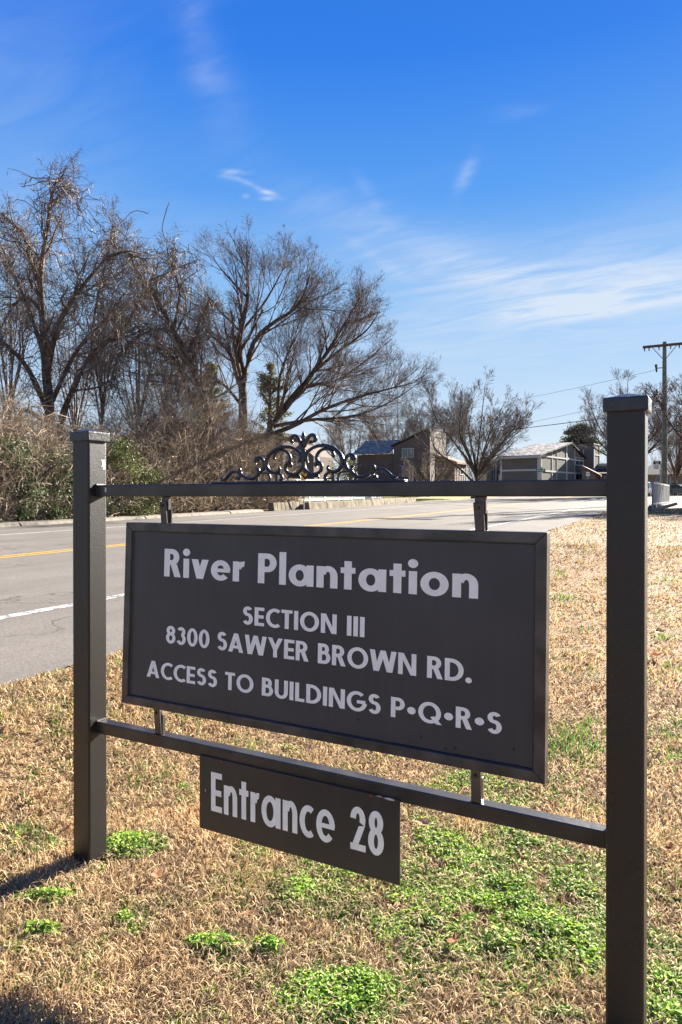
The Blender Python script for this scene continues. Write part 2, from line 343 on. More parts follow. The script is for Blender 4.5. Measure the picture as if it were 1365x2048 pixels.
# ------------------------------------------------------------------ the entrance sign
D0 = 1.976; PW = .0955; UL, UR = -2.2764, -.2107; YR = 2.0135; RD = .048
sign = empty('entrance_sign', ((UL+UR)/2, D0+PW/2, 0), label='black metal entrance sign on two square posts with a scroll ornament on top', cat='sign')
def post(u, zt, name_l):
    m = MB(); m.box((u-PW/2, D0, -.35), (u+PW/2, D0+PW, zt), .007, 3)
    p = m.build('post', M['blackpost'], sign, False, label=name_l)
    c = MB(); o = .0085; z0 = zt-.036
    c.box((u-PW/2-o, D0-o, z0), (u+PW/2+o, D0+PW+o, zt+.003), .004, 2)
    a = [(u-PW/2-o+.004, D0-o+.004), (u+PW/2+o-.004, D0-o+.004), (u+PW/2+o-.004, D0+PW+o-.004), (u-PW/2-o+.004, D0+PW+o-.004)]
    k = .006
    cx_, cy_ = u, D0+PW/2
    bot = [(x, y, zt+.002) for x, y in a]; top = [(cx_-k, cy_-k, zt+.017), (cx_+k, cy_-k, zt+.017), (cx_+k, cy_+k, zt+.017), (cx_-k, cy_+k, zt+.017)]
    c.hexa(bot+top)
    c.build('post_cap', M['cap'], p, False)
    return p
pL = post(UL, 1.762, 'far left square post with speckled sunlit side'); pR = post(UR, 1.762, 'near right square post')
def rail(z0, z1, l):
    m = MB(); m.box((UL+PW/2-.002, YR, z0), (UR-PW/2+.002, YR+RD, z1), .004, 2); return m.build('rail', M['black'], sign, False, label=l)
rT = rail(1.5002, 1.5479, 'upper rail'); rB = rail(.5312, .5788, 'lower rail')
# price-tag sized sticker on the upper rail and weld blobs at the joints
a = atY(212, 980, YR); m = MB(); m.box(a+(-.004, -.001, -.009), a+(.004, .002, .009)); m.build('sticker', M['chip'], rT)
for x, z in ((UL+PW/2, 1.548), (UL+PW/2, .579), (UR-PW/2, .579), (UR-PW/2, 1.5)):
    m = MB(); m.cyl((x, YR+.001, z), (x, YR+RD-.001, z), .0055, .0045, 8)
    m.build('weld', M['black'], rT if z > 1 else rB, True)

# main panel, leaning a little: its lower edge swings towards the viewer
P0, P1, PZ0, PZ1, YPB, YPT = -2.0649, -.4226, .6858, 1.3978, 1.9906, 2.0176
def ypl(z): return YPB + (z-PZ0)/(PZ1-PZ0)*(YPT-YPB)
def pan(x, d, z): return (x, ypl(z)+d, z)
m = MB(); m.hexa([pan(P0+.02, .010, PZ0+.02), pan(P1-.02, .010, PZ0+.02), pan(P1-.02, .03, PZ0+.02), pan(P0+.02, .03, PZ0+.02), pan(P0+.02, .010, PZ1-.02), pan(P1-.02, .010, PZ1-.02), pan(P1-.02, .03, PZ1-.02), pan(P0+.02, .03, PZ1-.02)])
panel = m.build('sign_panel', M['panel'], sign, label='large dark panel lettered with the name, section, address and buildings')
BW = .0322; FD = .045
cor = [(P0, PZ0), (P1, PZ0), (P1, PZ1), (P0, PZ1)]; inn = [(P0+BW, PZ0+BW), (P1-BW, PZ0+BW), (P1-BW, PZ1-BW), (P0+BW, PZ1-BW)]
for k in range(4):
    j = (k+1) % 4; q4 = [cor[k], cor[j], inn[j], inn[k]]
    m = MB(); m.hexa([pan(x, 0, z) for x, z in q4] + [pan(x, FD, z) for x, z in q4], .0025, 2)
    m.build('frame_bar', M['bronze'], panel, False)
# bead of sealant round the face
for k in range(4):
    j = (k+1) % 4; A = np.array(inn[k]); B = np.array(inn[j]); n_ = 40; V = []; Fs = []
    ax = np.array((0, 1.)) if k % 2 == 0 else np.array((1., 0))
    for i in range(n_+1):
        p = A+(B-A)*i/n_; r_ = .003+.002*random.random()
        for a_ in np.linspace(0, 2*math.pi, 7)[:-1]: V.append(pan(p[0]+ax[0]*r_*math.cos(a_), .009+r_*math.sin(a_), p[1]+ax[1]*r_*math.cos(a_)))
    for i in range(n_):
        for c_ in range(6): Fs.append((i*6+c_, i*6+(c_+1) % 6, i*6+6+(c_+1) % 6, i*6+6+c_))
    me = bpy.data.meshes.new('sealant_bead'); me.from_pydata(V, [], Fs); link('sealant_bead', me, M['iron'], panel)
# tabs that bolt the panel to the rails
def top_tab(px):
    u = float(atY(px, 1030, 2.03)[0]); w2 = .0175
    m = MB(); m.box((u-w2, 2.028, 1.448), (u+w2, 2.044, 1.5004), .002, 1)
    m.build('bracket', M['bronze'], sign, False)
    m = MB(); m.hexa([(u-w2*.75, 2.021, 1.396), (u+w2*.95, 2.021, 1.396), (u+w2*.95, 2.027, 1.396), (u-w2*.75, 2.027, 1.396), (u-w2*1.05, 2.016, 1.482), (u+w2*.72, 2.016, 1.482), (u+w2*.72, 2.022, 1.482), (u-w2*1.05, 2.022, 1.482)], .0012, 1)
    m.box((u-w2*.75, 2.0445, 1.396), (u+w2*1.0, 2.051, 1.462), .0012, 1)
    o = m.build('bracket', M['bronze'], sign, False)
    b = MB(); b.cyl((u-.003, 2.019, 1.467), (u-.003, 2.010, 1.466), .0062, .0052, 8); b.build('bolt', M['black'], o, True)
def low_tab(px):
    u = float(atY(px, 1500, 2.03)[0]); w2 = .0165
    m = MB(); m.box((u-w2, 2.028, .578), (u+w2, 2.044, .655), .002, 1); m.build('bracket', M['bronze'], sign, False)
    m = MB(); m.hexa([(u-w2*.95, 2.019, .58), (u+w2*.95, 2.019, .58), (u+w2*.95, 2.0275, .58), (u-w2*.95, 2.0275, .58), (u-w2*.85, 2.010, .687), (u+w2*.95, 2.010, .687), (u+w2*.95, 2.017, .687), (u-w2*.85, 2.017, .687)], .0012, 1)
    o = m.build('bracket', M['bronze'], sign, False)
    b = MB(); b.cyl((u, 2.013, .664), (u, 2.004, .663), .0058, .0048, 8); b.build('bolt', M['black'], o, True)
top_tab(331); top_tab(961); low_tab(320); low_tab(955)
# plate under the lower rail
E0, E1, EZ0, EZ1 = -1.6826, -.8744, .2707, .5412; EY = YR-.004
m = MB(); m.box((E0, EY-.003, EZ0), (E1, EY+.0035, EZ1), .001, 1)
plate = m.build('sign_panel', M['panel2'], sign, label='small dark plate reading Entrance 28 under the lower rail')
for px, py in ((443, 1522), (742, 1591)):
    a = atY(px, py, EY-.003); m = MB(); m.cyl(a+(0, .001, 0), a+(0, -.004, 0), .0065, .004, 10); m.build('rivet', M['rust'], plate, True)
for (x, z, a_, b_) in ((E1-.035, EZ1-.0035, .022, .004), (E1-.07, EZ1-.002, .012, .002), (E0+.028, EZ0+.145, .002, .006)):
    pts = [(x+a_*math.cos(t)*random.uniform(.6, 1), EY-.0034, z+b_*math.sin(t)*random.uniform(.6, 1)) for t in np.linspace(0, 6.28, 11)[:-1]]
    m = MB(); m.prism(pts, (0, .0002, 0)); m.build('paint_chip', M['chip'], plate)

# ---- lettering: a geometric bold sans drawn from bars, rings and diagonals (cap height 1)
def glyphs(s, t, xh):
    def bar(x0, y0, x1, y1): return [(x0, y0), (x1, y0), (x1, y1), (x0, y1)]
    def ring(cx, cy, rx, ry, a0=0, a1=360, ts=None, tt=None):
        ts = ts or s; tt = tt or t; n = max(6, int(abs(a1-a0)/9)); an = [R(a0+(a1-a0)*i/n) for i in range(n+1)]
        O = [(cx+rx*math.cos(a), cy+ry*math.sin(a)) for a in an]; I = [(cx+(rx-ts)*math.cos(a), cy+(ry-tt)*math.sin(a)) for a in an]
        return ('ring', O, I)
    def disc(cx, cy, r): return [(cx+r*math.cos(a), cy+r*math.sin(a)) for a in np.linspace(0, 2*math.pi, 25)[:-1]]
    def dg(x0, y0, x1, y1, w): return [(x0, y0), (x0+w, y0), (x1+w, y1), (x1, y1)]
    b = s*1.12
    g = {}
    g['I'] = (s, [bar(0, 0, s, 1)])
    g['E'] = (.52, [bar(0, 0, s, 1), bar(s, 0, .52, t), bar(s, .41, .49, .41+t), bar(s, 1-t, .52, 1)])
    g['L'] = (.47, [bar(0, 0, s, 1), bar(s, 0, .47, t)])
    g['T'] = (.56, [bar(.28-s/2, 0, .28+s/2, 1-t), bar(0, 1-t, .56, 1)])
    g['H'] = (.68, [bar(0, 0, s, 1), bar(.68-s, 0, .68, 1), bar(s, .43, .68-s, .43+t)])
    yt = (1+t)/2*.5; rt = .265; rb = (1-2*rt+t)/2
    sring = [ring(.28, 1-rt, .26, rt, 28, 270), ring(.28, rb, .28, rb, 90, -152)]
    g['S'] = (.56, sring)
    g['8'] = (.58, [ring(.29, 1-rt, .265, rt), ring(.29, rb, .29, rb)])
    g['3'] = (.56, [ring(.27, 1-rt, .25, rt, 155, -90), ring(.27, rb, .28, rb, 90, -158)])
    g['0'] = (.62, [ring(.31, .5, .31, .51)])
    g['2'] = (.58, [ring(.285, .71, .285, .29, 178, -25), [(.0, 0), (.0+b*1.25, t*.9), (.56, .6), (.56-b*1.02, .56)], bar(.0, 0, .58, t)])
    g['O'] = (.94, [ring(.47, .5, .47, .515)])
    g['Q'] = (.96, [ring(.47, .5, .47, .515), [(.5, .3), (.66, .36), (.98, -.01), (.74, -.01)]])
    g['C'] = (.72, [ring(.47, .5, .47, .515, 52, 308)])
    g['G'] = (.9, [ring(.47, .5, .47, .515, 48, 352), bar(.47, .4, .94-s*.4, .4+t)])
    g['N'] = (.76, [bar(0, 0, s, 1), bar(.76-s, 0, .76, 1), [(s*.2, 1), (s*1.15, 1), (.76-s*.2, 0), (.76-s*1.15, 0)]])
    g['A'] = (.82, [dg(0, 0, .41-b/2, 1, b), dg(.82-b, 0, .41-b/2, 1, b), bar(.2, .2, .62, .2+t*.9)])
    g['W'] = (1.16, [dg(.28-b/2, 0, 0, 1, b), dg(.30-b/2, 0, .58-b/2, 1, b), dg(.86-b/2, 0, .58-b/2, 1, b), dg(.88-b/2, 0, 1.16-b, 1, b)])
    g['Y'] = (.76, [bar(.38-s/2, 0, .38+s/2, .48), dg(.38-b/2, .4, 0, 1, b), dg(.38-b/2, .4, .76-b, 1, b)])
    def bowl(y0, y1, x, rx): return [bar(s, y1-t, x, y1), bar(s, y0, x, y0+t), ring(x, (y0+y1)/2, rx, (y1-y0)/2, -90, 90)]
    g['P'] = (.6, [bar(0, 0, s, 1)] + bowl(.38, 1, .31, .29))
    g['R'] = (.64, [bar(0, 0, s, 1)] + bowl(.42, 1, .29, .28) + [dg(.64-b, 0, .24, .46, b)])
    g['B'] = (.6, [bar(0, 0, s, 1)] + bowl(.5-t*.2, 1, .29, .24) + bowl(0, .5+t*.8, .31, .29))
    g['D'] = (.74, [bar(0, 0, s, 1), bar(s, 0, .26, t), bar(s, 1-t, .26, 1), ring(.26, .5, .48, .5, -90, 90)])
    g['U'] = (.68, [bar(0, .33, s, 1), bar(.68-s, .33, .68, 1), ring(.34, .34, .34, .355, 180, 360)])
    g['.'] = (.24, [disc(.12, .115, .125)])
    g['*'] = (.40, [disc(.20, .46, .18)])
    # lower case
    h2 = xh/2
    g['i'] = (s, [bar(0, 0, s, xh), disc(s/2, xh+.225, s*.62)])
    g['l'] = (s, [bar(0, 0, s, 1.07)])
    g['v'] = (.62, [dg(.31-b/2, 0, 0, xh, b), dg(.31-b/2, 0, .62-b, xh, b)])
    g['o'] = (xh*1.04, [ring(xh*.52, h2, xh*.52, h2+.015)])
    g['e'] = (xh*1.0, [ring(xh*.5, h2, xh*.5, h2+.015, 0, 318), bar(s*.6, h2-t*.36, xh-.015, h2+t*.36)])
    g['c'] = (xh*.8, [ring(xh*.5, h2, xh*.5, h2+.015, 55, 305)])
    g['a'] = (xh*1.12, [ring(xh*.5, h2, xh*.5, h2+.015), bar(xh*1.12-s, 0, xh*1.12, xh)])
    g['n'] = (.62, [bar(0, 0, s, xh), bar(.62-s, 0, .62, xh-.3), ring(.34, xh-.3, .28, .315, 0, 165)])
    g['r'] = (.4, [bar(0, 0, s, xh), ring(.36, xh-.3, .30, .31, 82, 165)])
    g['t'] = (.42, [bar(.21-s/2, 0, .21+s/2, xh+.2), bar(0, xh-t, .42, xh)])
    g[' '] = (.3, [])
    return g
def text_meshes(txt, place, width, height, s=.205, t=.17, xh=.68, gap=.075, space=.3, thick=.0006):
    """place(x, lift, z) -> world point; one mesh per letter, together filling width x cap height"""
    g = glyphs(s, t, xh); g[' '] = (space, [])
    tot = sum(g[c][0] for c in txt) + gap*(len(txt)-1); kx = width/tot; x = 0; out = []
    for c in txt:
        V = []; Fs = []
        for n_, p in enumerate(g[c][1]):
            lift = .0002 + thick + n_*.00004
            if p[0] == 'ring' and isinstance(p, tuple):
                O, I = p[1], p[2]; b0 = len(V)
                for o_, i_ in zip(O, I):
                    V.append(place((x+o_[0])*kx, lift, o_[1]*height)); V.append(place((x+i_[0])*kx, lift, i_[1]*height))
                for k in range(len(O)-1): Fs.append((b0+2*k, b0+2*k+1, b0+2*k+3, b0+2*k+2))
            else:
                b0 = len(V); V += [place((x+a_)*kx, lift, b_*height) for a_, b_ in p]; Fs.append(tuple(range(b0, b0+len(p))))
        x += g[c][0] + gap
        if not Fs: continue
        me = bpy.data.meshes.new('letter'); me.from_pydata([tuple(map(float, v)) for v in V], [], Fs)
        bm = bmesh.new(); bm.from_mesh(me); bmesh.ops.recalc_face_normals(bm, faces=bm.faces[:]); bm.to_mesh(me); bm.free(); out.append(me)
    return out
def on_panel(px, py):                   # pixel -> (x, z) on the face of the main panel
    r = ray(px, py); sl_ = (YPT-YPB)/(PZ1-PZ0); k0 = YPB+.010 - sl_*PZ0
    t = (k0 + sl_*H) / (r[1] - sl_*r[2]); p = CAM + r*t; return p[0], p[2]
def line(txt, bl, tl, br, tr, par, conv, place_face, **k):
    x0, z0 = conv(*bl); _, z1 = conv(*tl); x1, z2 = conv(*br); _, z3 = conv(*tr)
    zb = (z0+z2)/2; hh = ((z1-z0)+(z3-z2))/2
    for me in text_meshes(txt, lambda x, l, z: place_face(x0+x, l, zb+z), x1-x0, hh, **k): link('letter', me, M['letter'], par)
pf = lambda x, l, z: pan(x, .010-l, z)
line('River Plantation', (328.7, 1153.5), (329.6, 1094.5), (956.8, 1196.3), (956.8, 1196.3-66), panel, on_panel, pf, s=.215, t=.18, gap=.085, space=.27)
line('SECTION III', (485.6, 1249), (485.6, 1213), (729.5, 1273.8), (731, 1233), panel, on_panel, pf, s=.21, t=.175, gap=.09, space=.3)
line('8300 SAWYER BROWN RD.', (332.5, 1288), (332.5, 1252.5), (944, 1364), (944, 1319), panel, on_panel, pf, s=.2, t=.17, gap=.07, space=.3)
line('ACCESS TO BUILDINGS P*Q*R*S', (294, 1354.6), (294, 1322), (1004, 1467), (1004, 1423), panel, on_panel, pf, s=.2, t=.17, gap=.085, space=.28)
on_plate = lambda px, py: (lambda p: (p[0], p[2]))(atY(px, py, EY-.003))
line('Entrance 28', (422.9, 1623.5), (422.9, 1545.5), (768.5, 1712), (768.5, 1623), plate, on_plate, lambda x, l, z: (x, EY-.003-l, z), s=.215, t=.15, xh=.74, gap=.09, space=.42)

for px, py in ((842, 1473), (892, 1498), (911, 1497), (1028, 1499), (716, 1439), (275, 1392), (860, 1083)):
    x_, z_ = on_panel(px, py); a = np.array(pan(x_, .010, z_)); m = MB(); m.cyl(a+(0, .001, 0), a+(0, -.0018, 0), .0042, .003, 8); m.build('screw', M['iron'], panel, True)
xp = UL+PW/2; pts = []
for px, py in ((203, 918), (207, 921), (209, 918.5), (211, 926), (210.5, 940), (208, 938), (206, 940), (206.5, 932), (203, 935), (205, 927)):
    a = atX(px, py, xp); pts.append((xp+.0006, a[1], a[2]))
m = MB(); m.prism(pts, (-.0004, 0, 0)); m.build('peeled_paint', M['chip'], pL)
# ---- scroll ornament
YO = YR+RD/2; OC = float(atY(607, 930, YO)[0])
def catmull(P, n):
    P = np.asarray(P, float); Q = np.vstack([2*P[0]-P[1], P, 2*P[-1]-P[-2]]); out = []
    m_ = len(P)-1
    for u in np.linspace(0, m_-1e-6, n):
        i = int(u); t = u-i; a, b, c, d = Q[i], Q[i+1], Q[i+2], Q[i+3]
        out.append(.5*((2*b)+(-a+c)*t+(2*a-5*b+4*c-d)*t*t+(-a+3*b-3*c+d)*t**3))
    return np.array(out)
def sweep(pts, rad, dep=1.5, m_=10, n=None):
    """flat path in the x-z plane, elliptical section"""
    n = n or 6*len(pts); P = catmull(pts, n); rr = catmull(np.array(rad, float)[:, None], n)[:, 0]; rr = np.maximum(rr, .0004)
    T = np.gradient(P, axis=0); T /= np.linalg.norm(T, axis=1)[:, None]+1e-9; Nn = np.stack([-T[:, 1], T[:, 0]], 1)
    V = []; Fs = []
    for k in range(n):
        for j in range(m_):
            a_ = 2*math.pi*j/m_; c_, s_ = math.cos(a_), math.sin(a_)
            V.append((P[k, 0]+Nn[k, 0]*rr[k]*c_, YO+rr[k]*dep*s_, P[k, 1]+Nn[k, 1]*rr[k]*c_))
    for k in range(n-1):
        for j in range(m_): Fs.append((k*m_+j, k*m_+(j+1) % m_, (k+1)*m_+(j+1) % m_, (k+1)*m_+j))
    Fs.append(tuple(range(m_))); Fs.append(tuple(range((n-1)*m_, n*m_))[::-1]); return V, Fs
def z1(x, y): p = atY(570+x/9.1, 850+y/9.1, YO); return p[0], p[2]
def z2(x, y): return z1(x+1001, y+273)
zs = 1/9.1 * 2.22/F                     # zoomed pixel -> metres
half = [
 ([z1(*p) for p in ((600, 745), (570, 735), (580, 695), (630, 690), (668, 750), (655, 830), (590, 880), (500, 895), (410, 855), (355, 770), (345, 660), (375, 560), (430, 480), (520, 415))], [20, 30, 34, 32, 30, 28, 26, 26, 27, 28, 28, 28, 26, 18]),
 ([z1(*p) for p in ((640, 700), (590, 640), (585, 560), (640, 475), (730, 435), (820, 445), (875, 500), (890, 560), (875, 595))], [24, 30, 26, 24, 24, 24, 24, 24, 14]),
 ([z1(*p) for p in ((390, 510), (450, 455), (560, 395), (700, 372), (850, 408), (970, 490), (1035, 590), (1050, 700), (1000, 800), (910, 850), (825, 838), (785, 790), (795, 730))], [22, 24, 26, 28, 30, 32, 36, 36, 32, 28, 26, 24, 12]),
 ([z1(*p) for p in ((395, 560), (400, 640), (430, 690))], [20, 24, 6]),
 ([z1(*p) for p in ((860, 855), (780, 875), (738, 930), (745, 985), (790, 1000))], [20, 24, 26, 30, 22]),
 ([z1(*p) for p in ((1230, 630), (1255, 600), (1225, 560), (1165, 550), (1112, 610), (1108, 700), (1150, 805))]+[z2(*p) for p in ((250, 635), (350, 675), (450, 665), (540, 625), (600, 560), (615, 490), (580, 470))], [34, 44, 40, 28, 24, 24, 26, 28, 28, 26, 24, 24, 34, 26]),
 ([z1(*p) for p in ((1040, 690), (1080, 740), (1150, 800))], [30, 34, 26]),
 ([z2(*p) for p in ((270, 480), (225, 490), (215, 560), (260, 620))], [8, 26, 28, 20]),
 ([z2(*p) for p in ((690, 650), (640, 665), (610, 620), (640, 560), (720, 522), (800, 540), (880, 605), (950, 665), (1020, 672), (1070, 630), (1090, 600))], [26, 26, 22, 22, 22, 26, 32, 30, 22, 12, 4]),
 ([z1(*p) for p in ((1150, 850), (1060, 850), (1000, 880), (975, 950), (980, 1010))], [14, 16, 18, 18, 18]),
 ([z1(*p) for p in ((385, 985), (420, 935), (520, 935), (600, 930), (625, 985))], [8, 26, 24, 22, 8]),
 ([z1(*p) for p in ((355, 410), (400, 290), (455, 200), (520, 185), (560, 235), (550, 285), (510, 310))], [22, 30, 28, 30, 32, 28, 14]),
]
orn = MB(); a = atY(427, 962, YO)[0]; b = atY(813, 960, YO)[0]
orn.box((a, YO-.017, 1.5475), (b, YO+.017, 1.5555), .003, 2)
orn = orn.build('scroll_ornament', M['iron'], sign, True, label='black cast iron scroll ornament with a lily finial')
ov, of = [], []
def put_sweep(V, Fs, flip, nm):
    if flip: V = [(2*OC-x, y, z) for x, y, z in V]; Fs = [f[::-1] for f in Fs]
    me = bpy.data.meshes.new(nm); me.from_pydata([tuple(map(float, v)) for v in V], [], Fs)
    for p in me.polygons: p.use_smooth = True
    link(nm, me, M['iron'], orn)
for pts, rad in half:
    V, Fs = sweep(pts, [r*zs*1.3 for r in rad], 1.3)
    for fl in (False, True): put_sweep(V, Fs, fl, 'scroll')
z1c = lambda dx, y: (OC+dx*zs, z1(337, y)[1])
for pts, rad, dep in (([z1c(0, 420), z1c(0, 330), z1c(0, 240), z1c(0, 170), z1c(0, 100)], [20, 34, 46, 36, 3], .7),
                      ([z1c(0, 830), z1c(0, 720), z1c(0, 600), z1c(0, 520), z1c(0, 460), z1c(0, 400)], [6, 30, 62, 70, 50, 38], .55)):
    V, Fs = sweep(pts, [r*zs for r in rad], dep); put_sweep(V, Fs, False, 'finial')
for px in (607-92, 607+105, 607+60, 607-53):   # little feet that carry the scrolls on the bar
    a = atY(px, 955, YO); m = MB(); m.box((a[0]-.006, YO-.006, 1.553), (a[0]+.006, YO+.006, 1.578), .003, 1); m.build('foot', M['iron'], orn, True)

# ------------------------------------------------------------------ plants: shared builders
def frames(P):
    T = np.gradient(P, axis=1); T /= np.linalg.norm(T, axis=2, keepdims=True)+1e-9
    ref = np.where(np.abs(T[:, :, 2:3]) > .9, np.array([1., 0, 0]), np.array([0, 0, 1.]))
    U = np.cross(T, ref); U /= np.linalg.norm(U, axis=2, keepdims=True)+1e-9
    return T, U, np.cross(T, U)
def tubes(P, rad, m):
    """P (n,k,3), rad (n,k) -> verts, quads"""
    n, k, _ = P.shape; T, U, W = frames(P); a = np.arange(m)*2*np.pi/m
    V = P[:, :, None]+rad[:, :, None, None]*(np.cos(a)[:, None]*U[:, :, None]+np.sin(a)[:, None]*W[:, :, None])
    i = np.arange(n*k*m).reshape(n, k, m); j = np.roll(i, -1, 2)
    return V.reshape(-1, 3), np.stack([i[:, :-1], j[:, :-1], j[:, 1:], i[:, 1:]], -1).reshape(-1, 4)
def ribbons(P, rad, rg):
    n, k, _ = P.shape; T, U, W = frames(P); a = rg.uniform(0, np.pi, (n, 1, 1)); D = np.cos(a)*U+np.sin(a)*W
    V = np.stack([P-D*rad[:, :, None], P+D*rad[:, :, None]], 2); i = np.arange(n*k*2).reshape(n, k, 2)
    return V.reshape(-1, 3), np.stack([i[:, :-1, 0], i[:, :-1, 1], i[:, 1:, 1], i[:, 1:, 0]], -1).reshape(-1, 4)
def merge(parts):
    V = []; Fq = []; o = 0
    for v, f in parts: V.append(v); Fq.append(f+o); o += len(v)
    return np.concatenate(V), np.concatenate(Fq)
def spawn(P, rad, per, rg, t0=.25, t1=1., ang=(25, 60), lf=(.3, .55), k=5, up=.15, wig=.12, rf=.6, rmin=.003, taper=.35, lmax=99.):
    """children along the polylines P; returns polylines and radii"""
    n, K, _ = P.shape; T, U, W = frames(P); Ls = np.linalg.norm(np.diff(P, axis=1), axis=2).sum(1)
    par = np.repeat(np.arange(n), per); par = par[rg.random(len(par)) < np.clip(Ls[par]/np.percentile(Ls, 70), .2, 1.)]; N_ = len(par); t = t0+(t1-t0)*rg.random(N_)
    f = t*(K-1); i = np.minimum(f.astype(int), K-2); u = (f-i)[:, None]
    S0 = P[par, i]*(1-u)+P[par, i+1]*u; tan = T[par, i]; a = rg.uniform(0, 2*np.pi, N_)[:, None]; per_ = np.cos(a)*U[par, i]+np.sin(a)*W[par, i]
    th = np.radians(rg.uniform(*ang, N_))[:, None]; d = tan*np.cos(th)+per_*np.sin(th); d[:, 2] += up; d /= np.linalg.norm(d, axis=1, keepdims=True)
    Lc = np.minimum(Ls[par]*rg.uniform(*lf, N_), lmax*rg.uniform(.6, 1, N_))*(1.2-.8*t); r0 = np.maximum((rad[par, i]*(1-u[:, 0])+rad[par, i+1]*u[:, 0])*rf*rg.uniform(.6, 1, N_), rmin)
    Q = np.zeros((N_, k, 3)); Q[:, 0] = S0; dd = d.copy()
    for s_ in range(1, k):
        dd = dd+rg.standard_normal((N_, 3))*wig; dd[:, 2] += up*.35; dd /= np.linalg.norm(dd, axis=1, keepdims=True)
        Q[:, s_] = Q[:, s_-1]+dd*(Lc/(k-1))[:, None]
    rr = r0[:, None]*np.linspace(1, taper, k)[None]
    return Q, np.maximum(rr, rmin*.6)
def limbs_from(lst, K=14):
    P = []; Rr = []
    for pts, r0, r1 in lst:
        P.append(catmull(pts, K)); Rr.append(np.linspace(r0, r1, K))
    return np.array(P), np.array(Rr)
def build_tree(name, base, limbs, label, seed, bark, twig, per=(9, 7, 6, 3), rmin=.006, up=.12, lf=(.3, .55), group=None, wig=.13, ang=(22, 58), vines=None, lmax=4., t0=.3):
    rg = np.random.default_rng(seed)
    root = empty(name, base, label=label, cat='tree', group=group)
    P, rr = limbs_from(limbs)
    V, Fq = tubes(P, rr, 9); link('trunk', npmesh('trunk', V, Fq, smooth=True), bark, root)
    parts = []; cur, cr = P, rr
    for lv, n in enumerate(per):
        cur, cr = spawn(cur, cr, n, rg, t0=t0 if lv == 0 else .2, lf=lf if lv == 0 else (.4, .8), k=8 if lv == 0 else 5 if lv < 3 else 4, up=up*(1 if lv < 2 else .6), wig=wig, rmin=rmin, ang=ang, lmax=lmax*(1, .62, .36, .22)[lv])
        parts.append(tubes(cur, cr, 5 if lv == 0 else 3) if lv < 2 else ribbons(cur, cr, rg))
        if lv == 1: l1 = (cur, cr)
    V, Fq = merge(parts); link('crown', npmesh('crown', V, Fq), twig, root)
    if vines: 
        nv, ln, vm = vines
        a0, r0_ = spawn(P, rr, nv, rg, t0=.2, lf=(.01, .02)); st = a0[:, 0]; n = len(st); k = 9
        Q = np.zeros((n, k, 3)); Q[:, 0] = st; Lv = ln*rg.uniform(.3, 1.3, n); d = np.stack([rg.normal(0, .5, n), rg.normal(0, .5, n), rg.uniform(-1, .3, n)], 1)
        for s_ in range(1, k):
            d = d*.8+rg.standard_normal((n, 3))*.36+np.array([0, 0, -.13]); dn = d/np.linalg.norm(d, axis=1, keepdims=True); Q[:, s_] = Q[:, s_-1]+dn*(Lv/(k-1))[:, None]
        Q[:, :, 2] = np.maximum(Q[:, :, 2], base[2]+.1)
        V, Fq = ribbons(Q, np.full((n, k), .013)*rg.uniform(.6, 1.6, (n, 1)), rg)
        c2, r2 = spawn(Q, np.full((n, k), .01), 3, rg, t0=.1, lf=(.15, .3), up=-.1, wig=.3, rmin=.006)
        V, Fq = merge([(V, Fq), ribbons(c2, r2, rg)])
        link('hanging_vines', npmesh('vines', V, Fq), vm, root)
    return root
M['bark'] = mat('bark_dark', (.075, .06, .05), .95, .1, var=.4, vscale=3, bump=.8, bscale=9)
M['bark2'] = mat('bark_vine', (.12, .09, .07), .95, .1, var=.4, vscale=3, bump=.8, bscale=9)
M['twig'] = mat('twigs_dark', (.12, .09, .073), .9, .15)
M['twig2'] = mat('twigs_brown', (.15, .122, .102), .9, .15)
M['vine'] = mat('dead_vines', (.19, .155, .13), .9, .15, var=.35, vscale=1.2)
M['twigfar'] = mat('twigs_far', (.14, .115, .1), .9, .1)
def D(d, jit=0):
    return lambda p: tuple(atD(p[0], p[1], d+(p[2] if len(p) > 2 else 0)))
def px_limbs(d, lst, k=.94): f = D(d); return [([f((p[0], 993-(993-p[1])*(k if p[1] < 850 else 1))+tuple(p[2:])) for p in pts], r0, r1) for pts, r0, r1 in lst]
def base_at(px, d): p = atD(px, 1000, d); return (p[0], p[1], float(gz(p[0], p[1])))
def foot(lst, b):                        # root the first limbs in the ground
    out = []
    for pts, r0, r1 in lst: out.append((pts, r0, r1))
    return out

